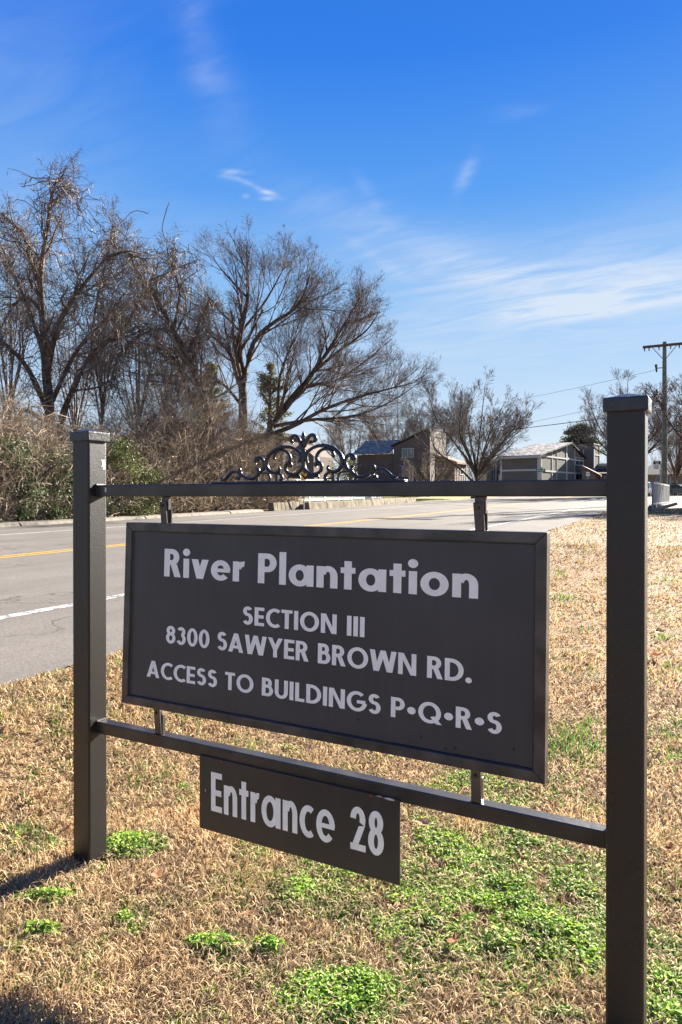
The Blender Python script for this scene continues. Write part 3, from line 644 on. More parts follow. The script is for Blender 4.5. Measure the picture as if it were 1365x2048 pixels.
# 1: tall vine-draped tree by the far kerb
d = 34.; b = base_at(102, d); gy_ = lambda px, d: CY-7+F*(H-float(gz(*atD(px, 1000, d)[:2])))/d+6
g0 = gy_(102, d)
T1 = px_limbs(d, [
 ([(104, g0), (102, 860), (92, 720, .3), (85, 600, .5), (72, 520, .8), (50, 440, 1.2), (0, 388, 1.8)], .3, .05),
 ([(86, 620, .5), (82, 520, 0), (95, 420, -.4), (108, 335, -.6), (128, 308, -.8)], .15, .035),
 ([(94, 740, .2), (112, 640, -.8), (145, 575, -1.5), (165, 545, -1.8), (230, 475, -2.2), (292, 490, -2.6)], .16, .04),
 ([(84, 600, .5), (55, 570, 1.2), (25, 590, 2), (0, 640, 2.6)], .1, .03),
 ([(112, g0, .6), (120, 860, .6), (145, 770, .9), (182, 694, 1.2), (249, 634, 1.5), (275, 580, 1.6), (297, 536, 1.6)], .2, .06),
 ([(100, 820, 0), (55, 720, -1), (0, 660, -2), (-60, 630, -3)], .15, .04),
 ([(90, 700, .2), (60, 600, 1), (20, 500, 2), (-10, 430, 3)], .12, .03),
 ([(101, 800, 0), (150, 690, -1.2), (215, 610, -2.2), (250, 560, -2.8)], .12, .03),
 ([(98, 840), (50, 810, -1), (20, 860, -1.6), (-20, 900, -2.5)], .12, .04),
 ([(108, 330, -.6), (150, 350, -.2), (158, 385, 0)], .04, .015),
 ([(182, 694, 1.2), (190, 600, .5), (215, 480, .2), (230, 410, 0)], .07, .015)])
build_tree('vine_draped_tree', b, T1, 'tallest bare tree draped in dead vines at the far left', 11, M['bark2'], M['twig2'], per=(17, 10, 7, 3), rmin=.007, vines=(230, 2.2, M['vine']), up=.08, wig=.16, lf=(.3, .55), lmax=3.8)
# 2: leaning vine-draped tree
d = 36.; b = base_at(450, d); g0 = gy_(450, d)
T2 = px_limbs(d, [
 ([(452, g0), (428, 880), (394, 738), (347, 640), (322, 590), (297, 536)], .24, .06),
 ([(297, 536), (340, 515, .5), (394, 490, 1)], .07, .02),
 ([(347, 640), (360, 560, -1), (345, 500, -1.5), (350, 455, -2)], .09, .02),
 ([(374, 700), (400, 620, 1), (420, 570, 2)], .09, .02),
 ([(310, 560), (280, 520, -1), (250, 470, -1.6)], .06, .02),
 ([(440, 930), (372, 752, 1.5), (340, 690, 2), (270, 660, 3)], .14, .03),
 ([(347, 640), (300, 640, -1), (240, 690, -2), (220, 760, -2.6)], .08, .03)])
build_tree('vine_draped_tree', b, T2, 'bare tree leaning left with vines, between the tallest tree and the wide one', 12, M['bark2'], M['twig2'], per=(17, 10, 7, 3), rmin=.007, vines=(200, 2.4, M['vine']), up=.09, wig=.16, lf=(.3, .55), lmax=3.8)
# 3: wide spreading bare tree
d = 44.; b = base_at(505, d); g0 = gy_(505, d)
T3 = px_limbs(d, [
 ([(488, g0), (487, 852), (485, 746), (478, 676), (485, 627), (496, 571), (495, 510), (494, 460)], .34, .03),
 ([(486, 770), (503, 676, -1), (542, 627, -2), (584, 599, -3), (608, 564, -3.5), (620, 520, -4)], .17, .03),
 ([(520, g0), (531, 884), (556, 827, .5), (587, 785, .8), (626, 729, 1.2), (654, 687, 1.5), (689, 627, 2), (714, 581, 2.2), (722, 560, 2.3)], .26, .03),
 ([(540, 870), (591, 841, -1), (644, 810, -2), (707, 785, -3), (767, 767, -4), (825, 752, -5)], .16, .025),
 ([(587, 785, .8), (619, 757, 2), (675, 746, 3.5), (732, 704, 5), (784, 658, 6)], .13, .02),
 ([(626, 729, 1.2), (679, 683, 0), (732, 641, -1), (760, 599, -1.6)], .12, .02),
 ([(549, 852), (620, 830, 1.5), (696, 824, 3), (753, 806, 4.5), (802, 778, 6), (840, 750, 7)], .13, .02),
 ([(485, 800), (450, 757, 1), (422, 736, 1.6), (380, 655, 2.5)], .12, .02),
 ([(484, 735), (450, 676, -1), (415, 641, -2), (400, 600, -2.5)], .1, .02),
 ([(496, 571), (450, 518, 1), (422, 479, 2)], .08, .015),
 ([(485, 640), (531, 578, 1.5), (563, 518, 2.5), (575, 495, 3)], .1, .015),
 ([(654, 687, 1.5), (650, 640, 2.5), (640, 600, 3.5), (650, 560, 4)], .07, .015),
 ([(556, 827, .5), (560, 740, -1.5), (580, 680, -3), (600, 640, -4)], .1, .02)])
build_tree('bare_tree', b, T3, 'wide spreading bare tree with forked trunk beyond the brush', 13, M['bark'], M['twig'], per=(20, 11, 8, 5), rmin=.006, up=.11, wig=.08, ang=(18, 48), lf=(.5, .85), t0=.15, lmax=5.2)

def vase(px, d, top, spread, seed, nl=9, fork=.25, r=.25, lean=0, wide=1.):
    """generic open-crowned bare tree: limbs as polylines in metres"""
    rg = np.random.default_rng(seed); b = np.array(base_at(px, d)); h = H+(993-top)/F*d-b[2]; sp = spread/F*d/2
    f = np.array([lean*sp*.2, 0, h*fork]); L_ = [([b+(0, 0, -.3), b+f*.5, b+f, b+f+(0.1, .1, h*.2), b+np.array([lean*sp*.6, 0, h*.97])], r, .03)]
    for k in range(nl):
        a = 2*math.pi*(k+rg.uniform(-.3, .3))/nl; s0 = rg.uniform(.75, 1.25); o = np.array([math.cos(a), math.sin(a), 0])*sp*rg.uniform(.55, 1)*wide; zt = h*rg.uniform(.55, .97)
        L_.append(([b+f*s0, b+f*s0+o*.3+(0, 0, (zt-f[2])*.3), b+f*s0+o*.7+(0, 0, (zt-f[2])*.62), b+o+(lean*sp*.6, 0, zt)], r*.5, .02))
    return tuple(b), L_
def vtree(px, d, top, spread, seed, label, per=(15, 9, 7, 3), rmin=.013, name='bare_tree', group=None, twig=None, **k):
    b, L_ = vase(px, d, top, spread, seed, **k)
    return build_tree(name, b, L_, label, seed, M['bark'], twig or M['twigfar'], per=per, rmin=rmin, up=.1, wig=.08, ang=(18, 46), lf=(.34, .6), lmax=5.5 if d > 60 else 3.4, group=group)
vtree(795, 118, 762, 200, 21, 'bare tree rising behind the low roof left of the brown house', r=.3, fork=.2)
vtree(872, 122, 752, 190, 22, 'bare tree rising behind the tall peak of the brown house', r=.3, fork=.2)
vtree(700, 130, 800, 170, 29, 'low bare tree behind the rail ornament, left of the brown house', r=.3, fork=.2)
vtree(945, 78, 762, 250, 23, 'bare tree with ivy on its trunk, right of the brown house', r=.3, fork=.16, nl=12, lean=.35)
vtree(858, 84, 896, 115, 24, 'small pale multi-stemmed tree in front of the brown house', r=.12, fork=.1, nl=10, twig=M['vine'], per=(8, 6, 3))
vtree(1255, 84, 762, 250, 25, 'bare tree directly behind the near right post', r=.3, fork=.22, nl=12)
vtree(1352, 96, 800, 140, 26, 'bare tree behind the utility pole', r=.25, fork=.2)
vtree(1432, 43, 690, 260, 27, 'bare tree at the right edge beside the utility pole', r=.25, fork=.2, twig=M['twig'], rmin=.01)
vtree(1530, 42, 745, 250, 31, 'low bare tree whose shadow falls on the verge at right', r=.22, fork=.2, twig=M['twig'], rmin=.01)
# thin bare trees filling the wood behind the vine-draped ones
for px, dd, tp, spr, sd_, lb_ in ((205, 40, 470, 120, 32, 'slim bare tree behind the brush, between the tallest tree and the leaning one'), (275, 43, 500, 110, 33, 'slim bare tree directly left of the leaning tree'), (20, 42, 470, 150, 34, 'slim bare tree at the left edge behind the tallest tree'), (340, 46, 520, 120, 35, 'slim bare tree directly behind the leaning tree'), (150, 45, 560, 130, 36, 'low bare tree behind the tallest vine-draped tree')):
    vtree(px, dd, tp, spr, sd_, lb_, r=.11, fork=.3, nl=8, twig=M['twig2'], rmin=.007, per=(9, 7, 5, 3))

# evergreens: whorls of boughs carrying needle tufts
def leaves(Cn, size, rg, flat=.6, ratio=.5):
    n = len(Cn); a = rg.standard_normal((n, 3)); a[:, 2] *= flat; a /= np.linalg.norm(a, axis=1, keepdims=True)+1e-9
    c = np.cross(a, rg.standard_normal((n, 3))); c /= np.linalg.norm(c, axis=1, keepdims=True)+1e-9; s_ = (size*rg.uniform(.6, 1.3, n))[:, None]
    V = np.stack([Cn-a*s_, Cn+c*s_*ratio, Cn+a*s_, Cn-c*s_*ratio], 1).reshape(-1, 3); i = np.arange(n*4).reshape(n, 4); return V, i
def evergreen(px, d, top, spread, seed, label, mt, crown0=.3, n=9000, size=.3):
    rg = np.random.default_rng(seed); b = np.array(base_at(px, d)); h = H+(993-top)/F*d-b[2]; sp = spread/F*d/2
    root = empty('pine_tree', tuple(b), label=label, cat='tree')
    L_ = [([b+(0, 0, -.3), b+(.1, 0, h*.5), b+(0, .1, h*.97)], .28, .05)]; A_ = []; B_ = []
    for k in range(75):
        t = crown0+(1-crown0)*rg.random()**.8; a = rg.uniform(0, 6.28); rr_ = sp*max(.12, 1-(max(0, (t-.6))/.42)**2)*rg.uniform(.4, 1.1)*min(1, .5+(t-crown0)*2.5)
        e = b+np.array([math.cos(a)*rr_, math.sin(a)*rr_, h*min(1, t+.03)]); s0 = b+(0, 0, h*(t-.05)); L_.append(([s0, (s0+e)/2+(0, 0, .1), e], .06, .015)); A_.append(s0*.45+e*.55); B_.append(e)
    P, rr = limbs_from(L_, 8); V, Fq = tubes(P, rr, 5); link('trunk', npmesh('trunk', V, Fq, smooth=True), M['bark'], root)
    A_, B_ = np.array(A_), np.array(B_); i = rg.integers(0, len(A_), n); t = rg.random(n)[:, None]
    pts = A_[i]*t+B_[i]*(1-t)+rg.standard_normal((n, 3))*np.array([.09, .09, .045])*sp
    V, Fq = leaves(pts, size, rg, .7, .22); link('crown', npmesh('crown', V, Fq), mt, root)
M['pine'] = mat('pine_needles', (.07, .09, .055), .8, .2, var=.5, vscale=.6, trans=.35)
M['pine2'] = mat('pine_needles_olive', (.11, .11, .045), .8, .2, var=.4, vscale=.6, trans=.3)
evergreen(1160, 145, 851, 100, 41, 'dark round-headed pine behind the grey apartment house', M['pine'], size=.42, n=11000)
evergreen(540, 62, 728, 95, 42, 'olive green pine seen through the wide bare tree', M['pine2'], size=.2, n=3600)
evergreen(425, 60, 728, 80, 43, 'olive green pine behind the brush mound', M['pine2'], size=.2, n=3600)

# ------------------------------------------------------------------ brush along the far kerb
def thicket():
    rg = np.random.default_rng(5); n = 36000
    # contour of the brush, measured along the road
    pxs = np.array([-250, -60, 0, 60, 120, 200, 260, 310, 350, 385, 420, 460, 500, 540, 560]); tops = np.array([800, 795, 800, 835, 868, 880, 850, 800, 760, 738, 758, 800, 850, 880, 930])
    ys = []; hs_ = []
    for px, tp in zip(pxs, tops):
        r = ray(px, 1000); k = (EFAR-2.6)/r[0]; p = r*k
        for _ in range(4): k = (EFAR-2.6+float(curve(p[1])))/r[0]; p = r*k
        dd = k; ys.append(p[1]); hs_.append(H+(993-tp)/F*dd-float(rz(p[1])))
    ys = np.array(ys); hs_ = np.array(hs_)
    Y = rg.uniform(ys[0], ys[-1], n); hh = np.interp(Y, ys, hs_); dep = rg.uniform(0, 1, n)**1.3*4.2
    x = EFAR-1.2+curve(Y)-dep; z0 = gz(x, Y)
    hh = hh*np.clip(.45+.55*dep/1.2, .3, 1.)
    k = 7; Q = np.zeros((n, k, 3)); st = np.where(rg.random(n) < .45, 0, rg.random(n))*hh*.95
    Q[:, 0] = np.stack([x, Y, z0+st], 1); Lv = rg.uniform(.7, 2.4, n); d_ = rg.standard_normal((n, 3))*.6; d_[:, 2] = np.abs(d_[:, 2])+.5
    for s_ in range(1, k):
        d_ = d_*.93+rg.standard_normal((n, 3))*.2+np.array([.02, 0, -.07]); dn = d_/np.linalg.norm(d_, axis=1, keepdims=True)
        Q[:, s_] = Q[:, s_-1]+dn*(Lv/(k-1))[:, None]
        cap = z0+hh*1.03+.35*rg.random(n); Q[:, s_, 2] = np.minimum(Q[:, s_, 2], cap); Q[:, s_, 2] = np.maximum(Q[:, s_, 2], z0+.03)
        Q[:, s_, 0] = np.minimum(Q[:, s_, 0], EFAR-.75+curve(Q[:, s_, 1]))
    c2, r2 = spawn(Q, np.full((n, k), .008), 3, rg, t0=.2, lf=(.2, .4), up=.03, wig=.16, rmin=.005, k=4)
    c0 = np.array([[.36, .285, .205]]); cv = np.repeat(c0*rg.uniform(.25, 1.35, (n, 1)), k*2, 0)*1.0
    V1, F1 = ribbons(Q, np.full((n, k), .0062)*rg.uniform(.6, 1.7, (n, 1)), rg); V2, F2 = ribbons(c2, r2, rg)
    cv2 = np.repeat(c0*rg.uniform(.5, 1.3, (len(c2), 1)), c2.shape[1]*2, 0)
    ns = 420; i = rg.choice(n, ns, False); kS = 8; QS = np.zeros((ns, kS, 3)); QS[:, 0] = np.stack([x[i], Y[i], z0[i]], 1); dS = rg.normal(0, .22, (ns, 3)); dS[:, 2] = 1; LS = hh[i]*rg.uniform(.8, 1.35, ns)
    for s_ in range(1, kS): dS = dS+rg.standard_normal((ns, 3))*.12; dS[:, 2] = np.maximum(dS[:, 2], .4); QS[:, s_] = QS[:, s_-1]+dS/np.linalg.norm(dS, axis=1, keepdims=True)*(LS/(kS-1))[:, None]
    rS = np.linspace(.022, .006, kS)[None]*rg.uniform(.6, 1.3, (ns, 1)); V3, F3 = tubes(QS, rS, 4); c4, r4 = spawn(QS, rS, 9, rg, t0=.3, lf=(.2, .4), up=.12, wig=.12, rmin=.005); V4, F4 = ribbons(c4, r4, rg)
    cv3 = np.full((len(V3)+len(V4), 3), (.15, .12, .1)); cv2 = np.concatenate([cv2, cv3])
    V, Fq = merge([(V1, F1), (V2, F2), (V3, F3), (V4, F4)])
    o = link('brush_thicket', npmesh('thicket', V, Fq, cols=np.concatenate([cv, cv2])), mat('brush', (.3, .22, .15), .9, .1, attr=True, trans=.1), label='tangled dead brush and vines along the far kerb', cat='brush', kind='stuff')
    return ys, hs_
TY, TH = thicket()
# a bank of leaf litter and old stems inside the brush, so that it is not see-through; shade is put into its dark colour
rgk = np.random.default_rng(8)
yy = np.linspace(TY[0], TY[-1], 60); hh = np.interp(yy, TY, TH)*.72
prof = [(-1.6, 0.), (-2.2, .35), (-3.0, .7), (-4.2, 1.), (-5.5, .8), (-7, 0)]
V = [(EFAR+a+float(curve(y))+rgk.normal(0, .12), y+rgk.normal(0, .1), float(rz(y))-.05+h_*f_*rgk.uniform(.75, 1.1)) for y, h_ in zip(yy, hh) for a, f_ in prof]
link('brush_bank', npmesh('bank', V, grid_faces(len(yy), len(prof))), mat('brush_shade', (.075, .055, .04), .95, .1, var=.5, vscale=5, bump=1, bscale=12), label='mass of dead stems and leaf litter inside the brush, coloured dark as shade', cat='brush', kind='stuff')
M['leaf'] = mat('privet_leaves', (.075, .1, .028), .6, .35, attr=True, trans=.25)
def shrub(px, dep, top, wpx, seed, label, n=5000, tint=(1, 1, 1), size=.045):
    rg = np.random.default_rng(seed); r = ray(px, 1000); k = (EFAR-dep)/r[0]
    for _ in range(4): k = (EFAR-dep+float(curve((r*k)[1])))/r[0]
    p = r*k; b = np.array([p[0], p[1], float(gz(p[0], p[1]))]); h = H+(993-top)/F*k-b[2]; w_ = wpx/F*k/2
    root = empty('evergreen_shrub', tuple(b), label=label, cat='shrub', group='green shrubs in the brush')
    nc = 46; t = rg.random(nc); a = rg.uniform(0, 6.28, nc); q_ = np.sqrt(rg.random(nc))*np.sqrt(1-(t*.8)**2)
    cc = b+np.stack([np.cos(a)*q_*w_*.8, np.sin(a)*q_*w_, t*h*.95], 1)
    st = [([b, (b+c)/2+rg.normal(0, .1, 3), c], .02, .006) for c in cc]; P, rr = limbs_from(st, 6); V, Fq = tubes(P, rr, 3); link('stems', npmesh('stems', V, Fq), M['twig2'], root)
    i = rg.integers(0, nc, n); pts = cc[i]+rg.standard_normal((n, 3))*np.array([.22, .22, .17]); pts[:, 2] = np.maximum(pts[:, 2], b[2]+.05)
    V, Fq = leaves(pts, size, rg, .8, .55); base_c = np.array([.075, .1, .028])*np.array(tint); cols = np.repeat(base_c*rg.uniform(.5, 1.5, (n, 1)), 4, 0)
    link('foliage', npmesh('foliage', V, Fq, cols=cols), M['leaf'], root)
shrub(30, 1.35, 880, 110, 51, 'dark green evergreen shrub in the brush at the left edge', 5000, (.7, .8, .9))
shrub(110, 1.3, 905, 120, 52, 'dark green evergreen shrub left of the far left post', 5000, (.7, .85, .8))
shrub(245, 1.35, 880, 100, 53, 'yellow-green shrub in the brush just right of the far left post', 5500, (1.5, 1.35, 1.1))
shrub(290, 1.25, 940, 110, 54, 'olive shrub low in the brush above the left hanger bracket', 4500, (1.1, 1.05, .9))
shrub(175, 1.3, 930, 110, 55, 'dark green shrub in the brush behind the far left post', 4500, (.8, .9, .9))
shrub(690, 9., 905, 90, 56, 'yellow-green leafy sapling behind the scroll ornament', 2200, (2.2, 1.8, .9), .07)

# ------------------------------------------------------------------ houses beyond the bridge
M['siding'] = mat('grey_siding', (.12, .114, .096), .85, .2, var=.08, vscale=1.5)
M['trim'] = mat('white_trim', (.42, .41, .38), .7, .3)
M['shingle'] = mat('shingle_frost', (.05, .045, .045), .9, .1, base2=(.34, .31, .31), vscale=1.7, thr=(.46, .58), det=8)
M['shingle_dark'] = mat('shingle_dark', (.06, .052, .045), .9, .1, var=.3, vscale=3)
M['shingle_red'] = mat('shingle_red', (.22, .13, .1), .9, .1, var=.4, vscale=3)
M['brown'] = mat('brown_siding', (.125, .096, .08), .85, .15, var=.1, vscale=1.2)
M['tan'] = mat('tan_siding', (.26, .2, .13), .85, .15, var=.1, vscale=1.2)
M['glass'] = mat('window_glass', (.03, .045, .05), .08, .8, var=.4, vscale=.8)
M['concrete'] = mat('bridge_concrete', (.14, .115, .078), .9, .15, var=.45, vscale=2.2, bump=.6, bscale=18)
M['concrete_d'] = mat('stained_concrete', (.12, .11, .09), .9, .15, var=.4, vscale=2.5, bump=.5, bscale=18)
M['railw'] = mat('painted_rail', (.62, .62, .61), .5, .4, var=.1, vscale=6)
M['railg'] = mat('galvanised_rail', (.2, .21, .225), .45, .5, metal=.3, var=.1, vscale=4)
M['steel'] = mat('post_steel', (.16, .17, .16), .6, .4)
def gr(x, y): return float(gz(x, y))
def vtrim(root, X=None, Y=None, px=0, y0=0, y1=0, w_=.18, th=.05):
    if Y is not None:
        a, b = atY(px, y0, Y), atY(px, y1, Y); m = MB(); m.box((a[0]-w_/2, Y-th, b[2]), (a[0]+w_/2, Y-.003, a[2]))
    else:
        a, b = atX(px, y0, X), atX(px, y1, X); m = MB(); m.box((X+.003, a[1]-w_/2, b[2]), (X+th, a[1]+w_/2, a[2]))
    m.build('trim', M['trim'], root)
def window(root, X=None, Y=None, p=(0, 0, 0, 0), cols=2):
    """p = left, right, top, bottom pixels; frame, glass and mullion"""
    if Y is not None:
        a, b = atY(p[0], p[2], Y), atY(p[1], p[3], Y); u0, u1 = a[0], b[0]; f = lambda u, d, z: (u, Y-d, z)
    else:
        a, b = atX(p[0], p[2], X), atX(p[1], p[3], X); u0, u1 = a[1], b[1]; f = lambda u, d, z: (X+d, u, z)
    z1_, z0_ = a[2], b[2]; fw = .1
    m = MB()
    m.box(f(u0, .0, z0_), f(u1, .09, z0_+fw)); m.box(f(u0, .0, z1_-fw), f(u1, .09, z1_)); m.box(f(u0, .0, z0_+fw), f(u0+fw, .09, z1_-fw)); m.box(f(u1-fw, .0, z0_+fw), f(u1, .09, z1_-fw))
    for k in range(1, cols): uu = u0+(u1-u0)*k/cols; m.box(f(uu-.04, .0, z0_+fw), f(uu+.04, .08, z1_-fw))
    w_ = m.build('window', M['trim'], root)
    m = MB(); m.box(f(u0+fw*.5, .01, z0_+fw*.5), f(u1-fw*.5, .04, z1_-fw*.5)); m.build('pane', M['glass'], w_)

# grey apartment house
YA = 105.; cA = atY(1105, 911, YA); XA = float(cA[0]); zg = gr(XA, YA)-.3; zE = float(cA[2]); xL = float(atY(1022, 911, YA)[0]); yB = float(atX(1158, 911, XA)[1]); pk = atX(1138.5, 888, XA); yP, zP = float(pk[1]), float(pk[2])
apt = empty('apartment_house', ((xL+XA)/2, (YA+yB)/2, zg+.3), label='grey two-storey apartment house with white trim and frosty gable roof', cat='house')
m = MB(); m.prism([(xL, YA, zg), (xL, yB, zg), (xL, yB, zE-.3), (xL, yP, zP-.15), (xL, YA, zE)], (XA-xL, 0, 0)); m.build('wall', M['siding'], apt)
sl_ = (zP-zE)/(yP-YA); o = .5
m = MB(); m.hexa([(xL-.3, YA-o, zE-o*sl_), (XA+.35, YA-o, zE-o*sl_), (XA+.35, yP, zP), (xL-.3, yP, zP), (xL-.3, YA-o, zE-o*sl_+.22), (XA+.35, YA-o, zE-o*sl_+.22), (XA+.35, yP, zP+.22), (xL-.3, yP, zP+.22)]); roofA = m.build('roof', M['shingle'], apt)
zb = zE-.3; m = MB(); m.hexa([(xL-.3, yP+.01, zP), (XA+.35, yP+.01, zP), (XA+.35, yB+.3, zb), (xL-.3, yB+.3, zb), (xL-.3, yP+.01, zP+.22), (XA+.35, yP+.01, zP+.22), (XA+.35, yB+.3, zb+.22), (xL-.3, yB+.3, zb+.22)]); m.build('roof', M['shingle_dark'], apt)
m = MB(); m.box((xL-.3, YA-o-.06, zE-o*sl_-.22), (XA+.35, YA-o+.02, zE-o*sl_+.1)); m.build('eave_board', M['trim'], apt)
z_ = atY(1060, 940, YA)[2]; m = MB(); m.box((xL, YA-.06, z_-.14), (XA, YA-.003, z_+.14)); m.build('trim', M['trim'], apt)
vtrim(apt, Y=YA, px=1104, y0=911, y1=985, w_=.45); vtrim(apt, Y=YA, px=1023, y0=913, y1=985, w_=.3)
for px, yt, w_ in ((1107.2, 911, .3), (1118.8, 903, .18), (1124, 899, .12), (1134.7, 890, .5), (1143.2, 893, .2), (1152.5, 900, .3)): vtrim(apt, X=XA, px=px, y0=yt, y1=985, w_=w_)
for yy_ in (911.5, 941.5):
    a, b = atX(1108, yy_, XA), atX(1152, yy_, XA); z_ = atX(1107, yy_-.5, XA)[2]; m = MB(); m.box((XA+.004, YA, z_-.12), (XA+.06, b[1], z_+.12)); m.build('trim', M['trim'], apt)
window(apt, X=XA, p=(1143.8, 1152.2, 915, 932.5)); window(apt, X=XA, p=(1143.8, 1152.2, 945, 961))
ya, yb = float(atX(1153.5, 950, XA)[1]), float(atX(1158.5, 950, XA)[1]); zt = float(atX(1158, 890, XA)[2])
m = MB(); m.box((XA-1., ya, zg), (XA+1.6, yb+.8, zt)); m.build('stair_tower', M['siding'], apt)
for (x_, y_) in ((XA+1.6, ya+.12), (XA+1.6, yb+.68)):
    m = MB(); m.box((x_+.003, y_-.14, zg), (x_+.06, y_+.14, zt)); m.build('trim', M['trim'], apt)
for z_ in (zt-.1, float(atX(1158, 912, XA)[2]), float(atX(1158, 942, XA)[2])):
    m = MB(); m.box((XA+1.607, ya+.3, z_-.1), (XA+1.65, yb+.5, z_+.1)); m.build('trim', M['trim'], apt)

apt.rotation_euler = (0, 0, R(-9))

# grey townhouse row behind it, at left
YB_ = 128.
def blk(root, nm, px0, px1, yt, y, dy, mt, zb_=None):
    a, b = atY(px0, yt, y), atY(px1, yt, y); z0_ = gr(a[0], y)-.3 if zb_ is None else zb_; m = MB(); m.box((a[0], y, z0_), (b[0], y+dy, max(a[2], b[2]))); return m.build(nm, mt, root), a, b
tw = empty('townhouse', tuple(atY(985, 993, YB_)[:2])+(gr(-45, YB_),), label='grey townhouse with dark roof and white trim between the bare tree and the apartment house', cat='house')
blk(tw, 'wall', 955, 1006, 926, YB_, 8, M['siding']); blk(tw, 'wall', 1004, 1018, 911, YB_+1.5, 8, M['siding'])
a, b = atY(953, 926, YB_), atY(1007, 926, YB_); zt = float(atY(980, 916, YB_+4)[2])
m = MB(); m.hexa([(a[0]-.3, YB_-.5, a[2]), (b[0]+.1, YB_-.5, a[2]), (b[0]+.1, YB_+4, zt), (a[0]-.3, YB_+4, zt), (a[0]-.3, YB_-.5, a[2]+.2), (b[0]+.1, YB_-.5, a[2]+.2), (b[0]+.1, YB_+4, zt+.2), (a[0]-.3, YB_+4, zt+.2)]); m.build('roof', M['shingle_dark'], tw)
blk(tw, 'chimney', 983.5, 992.5, 920, YB_-1.2, 1.15, M['siding'])
for px, yt in ((983.6, 920), (987.5, 920), (992.3, 920), (974, 931), (962, 938)): vtrim(tw, Y=YB_-1.2 if px > 980 else YB_, px=px, y0=yt, y1=985, w_=.22)
vtrim(tw, Y=YB_+1.5, px=1004.4, y0=925, y1=985, w_=.2); vtrim(tw, Y=YB_+1.5, px=1017, y0=911, y1=985, w_=.2)
for px0, px1, yy_ in ((955, 982, 939), (993, 1003, 939), (1005, 1017, 926)):
    y_ = YB_ if px0 < 1004 else YB_+1.5; a, b = atY(px0, yy_, y_), atY(px1, yy_, y_); m = MB(); m.box((a[0], y_-.06, a[2]-.1), (b[0], y_-.003, a[2]+.1)); m.build('trim', M['trim'], tw)
window(tw, Y=YB_+1.5, p=(1000+5.5, 1011, 927, 937)); window(tw, Y=YB_, p=(964, 974, 940, 952))
a, b = atY(952, 938, YB_-3), atY(982, 929, YB_-3); m = MB(); m.prism([(a[0], YB_-3, gr(a[0], YB_)), (b[0], YB_-3, gr(a[0], YB_)), (b[0], YB_-3, b[2]), (a[0], YB_-3, a[2])], (0, 2.99, 0)); m.build('porch', M['siding'], tw)
m = MB(); m.hexa([(a[0]-.2, YB_-3.2, a[2]), (b[0], YB_-3.2, b[2]), (b[0], YB_-.01, b[2]), (a[0]-.2, YB_-.01, a[2]), (a[0]-.2, YB_-3.2, a[2]+.2), (b[0], YB_-3.2, b[2]+.2), (b[0], YB_-.01, b[2]+.2), (a[0]-.2, YB_-.01, a[2]+.2)]); m.build('porch_roof', M['shingle'], tw)
for px0, px1, nm in ((955, 973, 'pale wooden fence panel in front of the grey townhouse, left one'), (997, 1014, 'pale wooden fence panel in front of the grey townhouse, right one')):
    y_ = YB_-9; a, b = atY(px0, 948, y_), atY(px1, 959, y_); zg_ = gr(a[0], y_); fe = empty('fence', ((a[0]+b[0])/2, y_, zg_), label=nm, cat='fence', group='fences by the townhouse'); nb = 9
    for k in range(nb):
        u = a[0]+(b[0]-a[0])*k/nb; m = MB(); m.box((u+.01, y_, zg_-.05), (u+(b[0]-a[0])/nb-.02, y_+.04, a[2]+random.uniform(-.05, .05))); m.build('board', M['tan'], fe)
    m = MB(); m.box((a[0], y_+.041, zg_+.4), (b[0], y_+.1, zg_+.5)); m.build('fence_rail', M['tan'], fe)

# low buildings behind the near right post
YC = 122.
lb = empty('low_building', tuple(atY(1195, 993, YC)[:2])+(gr(-20, YC),), label='low tan building with red and dark roofs right of the apartment house', cat='house')
blk(lb, 'wall', 1166, 1262, 950, YC, 8, M['tan'])
a, b = atY(1164, 950, YC), atY(1264, 950, YC); zt = float(atY(1190, 940, YC+5)[2])
m = MB(); m.hexa([(a[0], YC-.6, a[2]), (b[0], YC-.6, a[2]), (b[0], YC+5, zt), (a[0], YC+5, zt), (a[0], YC-.6, a[2]+.2), (b[0], YC-.6, a[2]+.2), (b[0], YC+5, zt+.2), (a[0], YC+5, zt+.2)]); m.build('roof', M['shingle_dark'], lb)
blk(lb, 'upper_wall', 1162, 1262, 929, YC+5.2, 6, M['tan']); a, b = atY(1160, 929, YC+5.2), atY(1264, 929, YC+5.2)
m = MB(); m.box((a[0], YC+4.9, a[2]-.35), (b[0], YC+5.19, a[2]+.1)); m.build('trim', M['trim'], lb)
window(lb, Y=YC+5.2, p=(1178, 1184, 933, 938), cols=1); window(lb, Y=YC, p=(1196, 1210, 952, 961))
a, b, c_ = atY(1164, 934, YC-2), atY(1203, 950, YC-2), atY(1166, 985, YC-2)
m = MB(); m.prism([(a[0], YC-2, gr(a[0], YC)), (b[0]-.8, YC-2, gr(a[0], YC)), (b[0]-.8, YC-2, b[2]), (a[0], YC-2, a[2])], (0, 1.9, 0)); m.build('porch', M['tan'], lb)
m = MB(); m.prism([(a[0], YC-2.4, a[2]), (b[0], YC-2.4, b[2]-.3), (b[0], YC-2.4, b[2]), (a[0], YC-2.4, a[2]+.3)], (0, 2.3, 0)); m.build('porch_roof', M['shingle_red'], lb)
lb2 = empty('low_building', tuple(atY(1340, 993, 125)[:2])+(gr(-3, 125),), label='low tan house with grey roof behind the bridge railing at right', cat='house')
blk(lb2, 'wall', 1285, 1420, 952, 125., 8, M['tan']); a, b = atY(1283, 952, 125.), atY(1422, 952, 125.); zt = float(atY(1340, 937, 129.)[2])
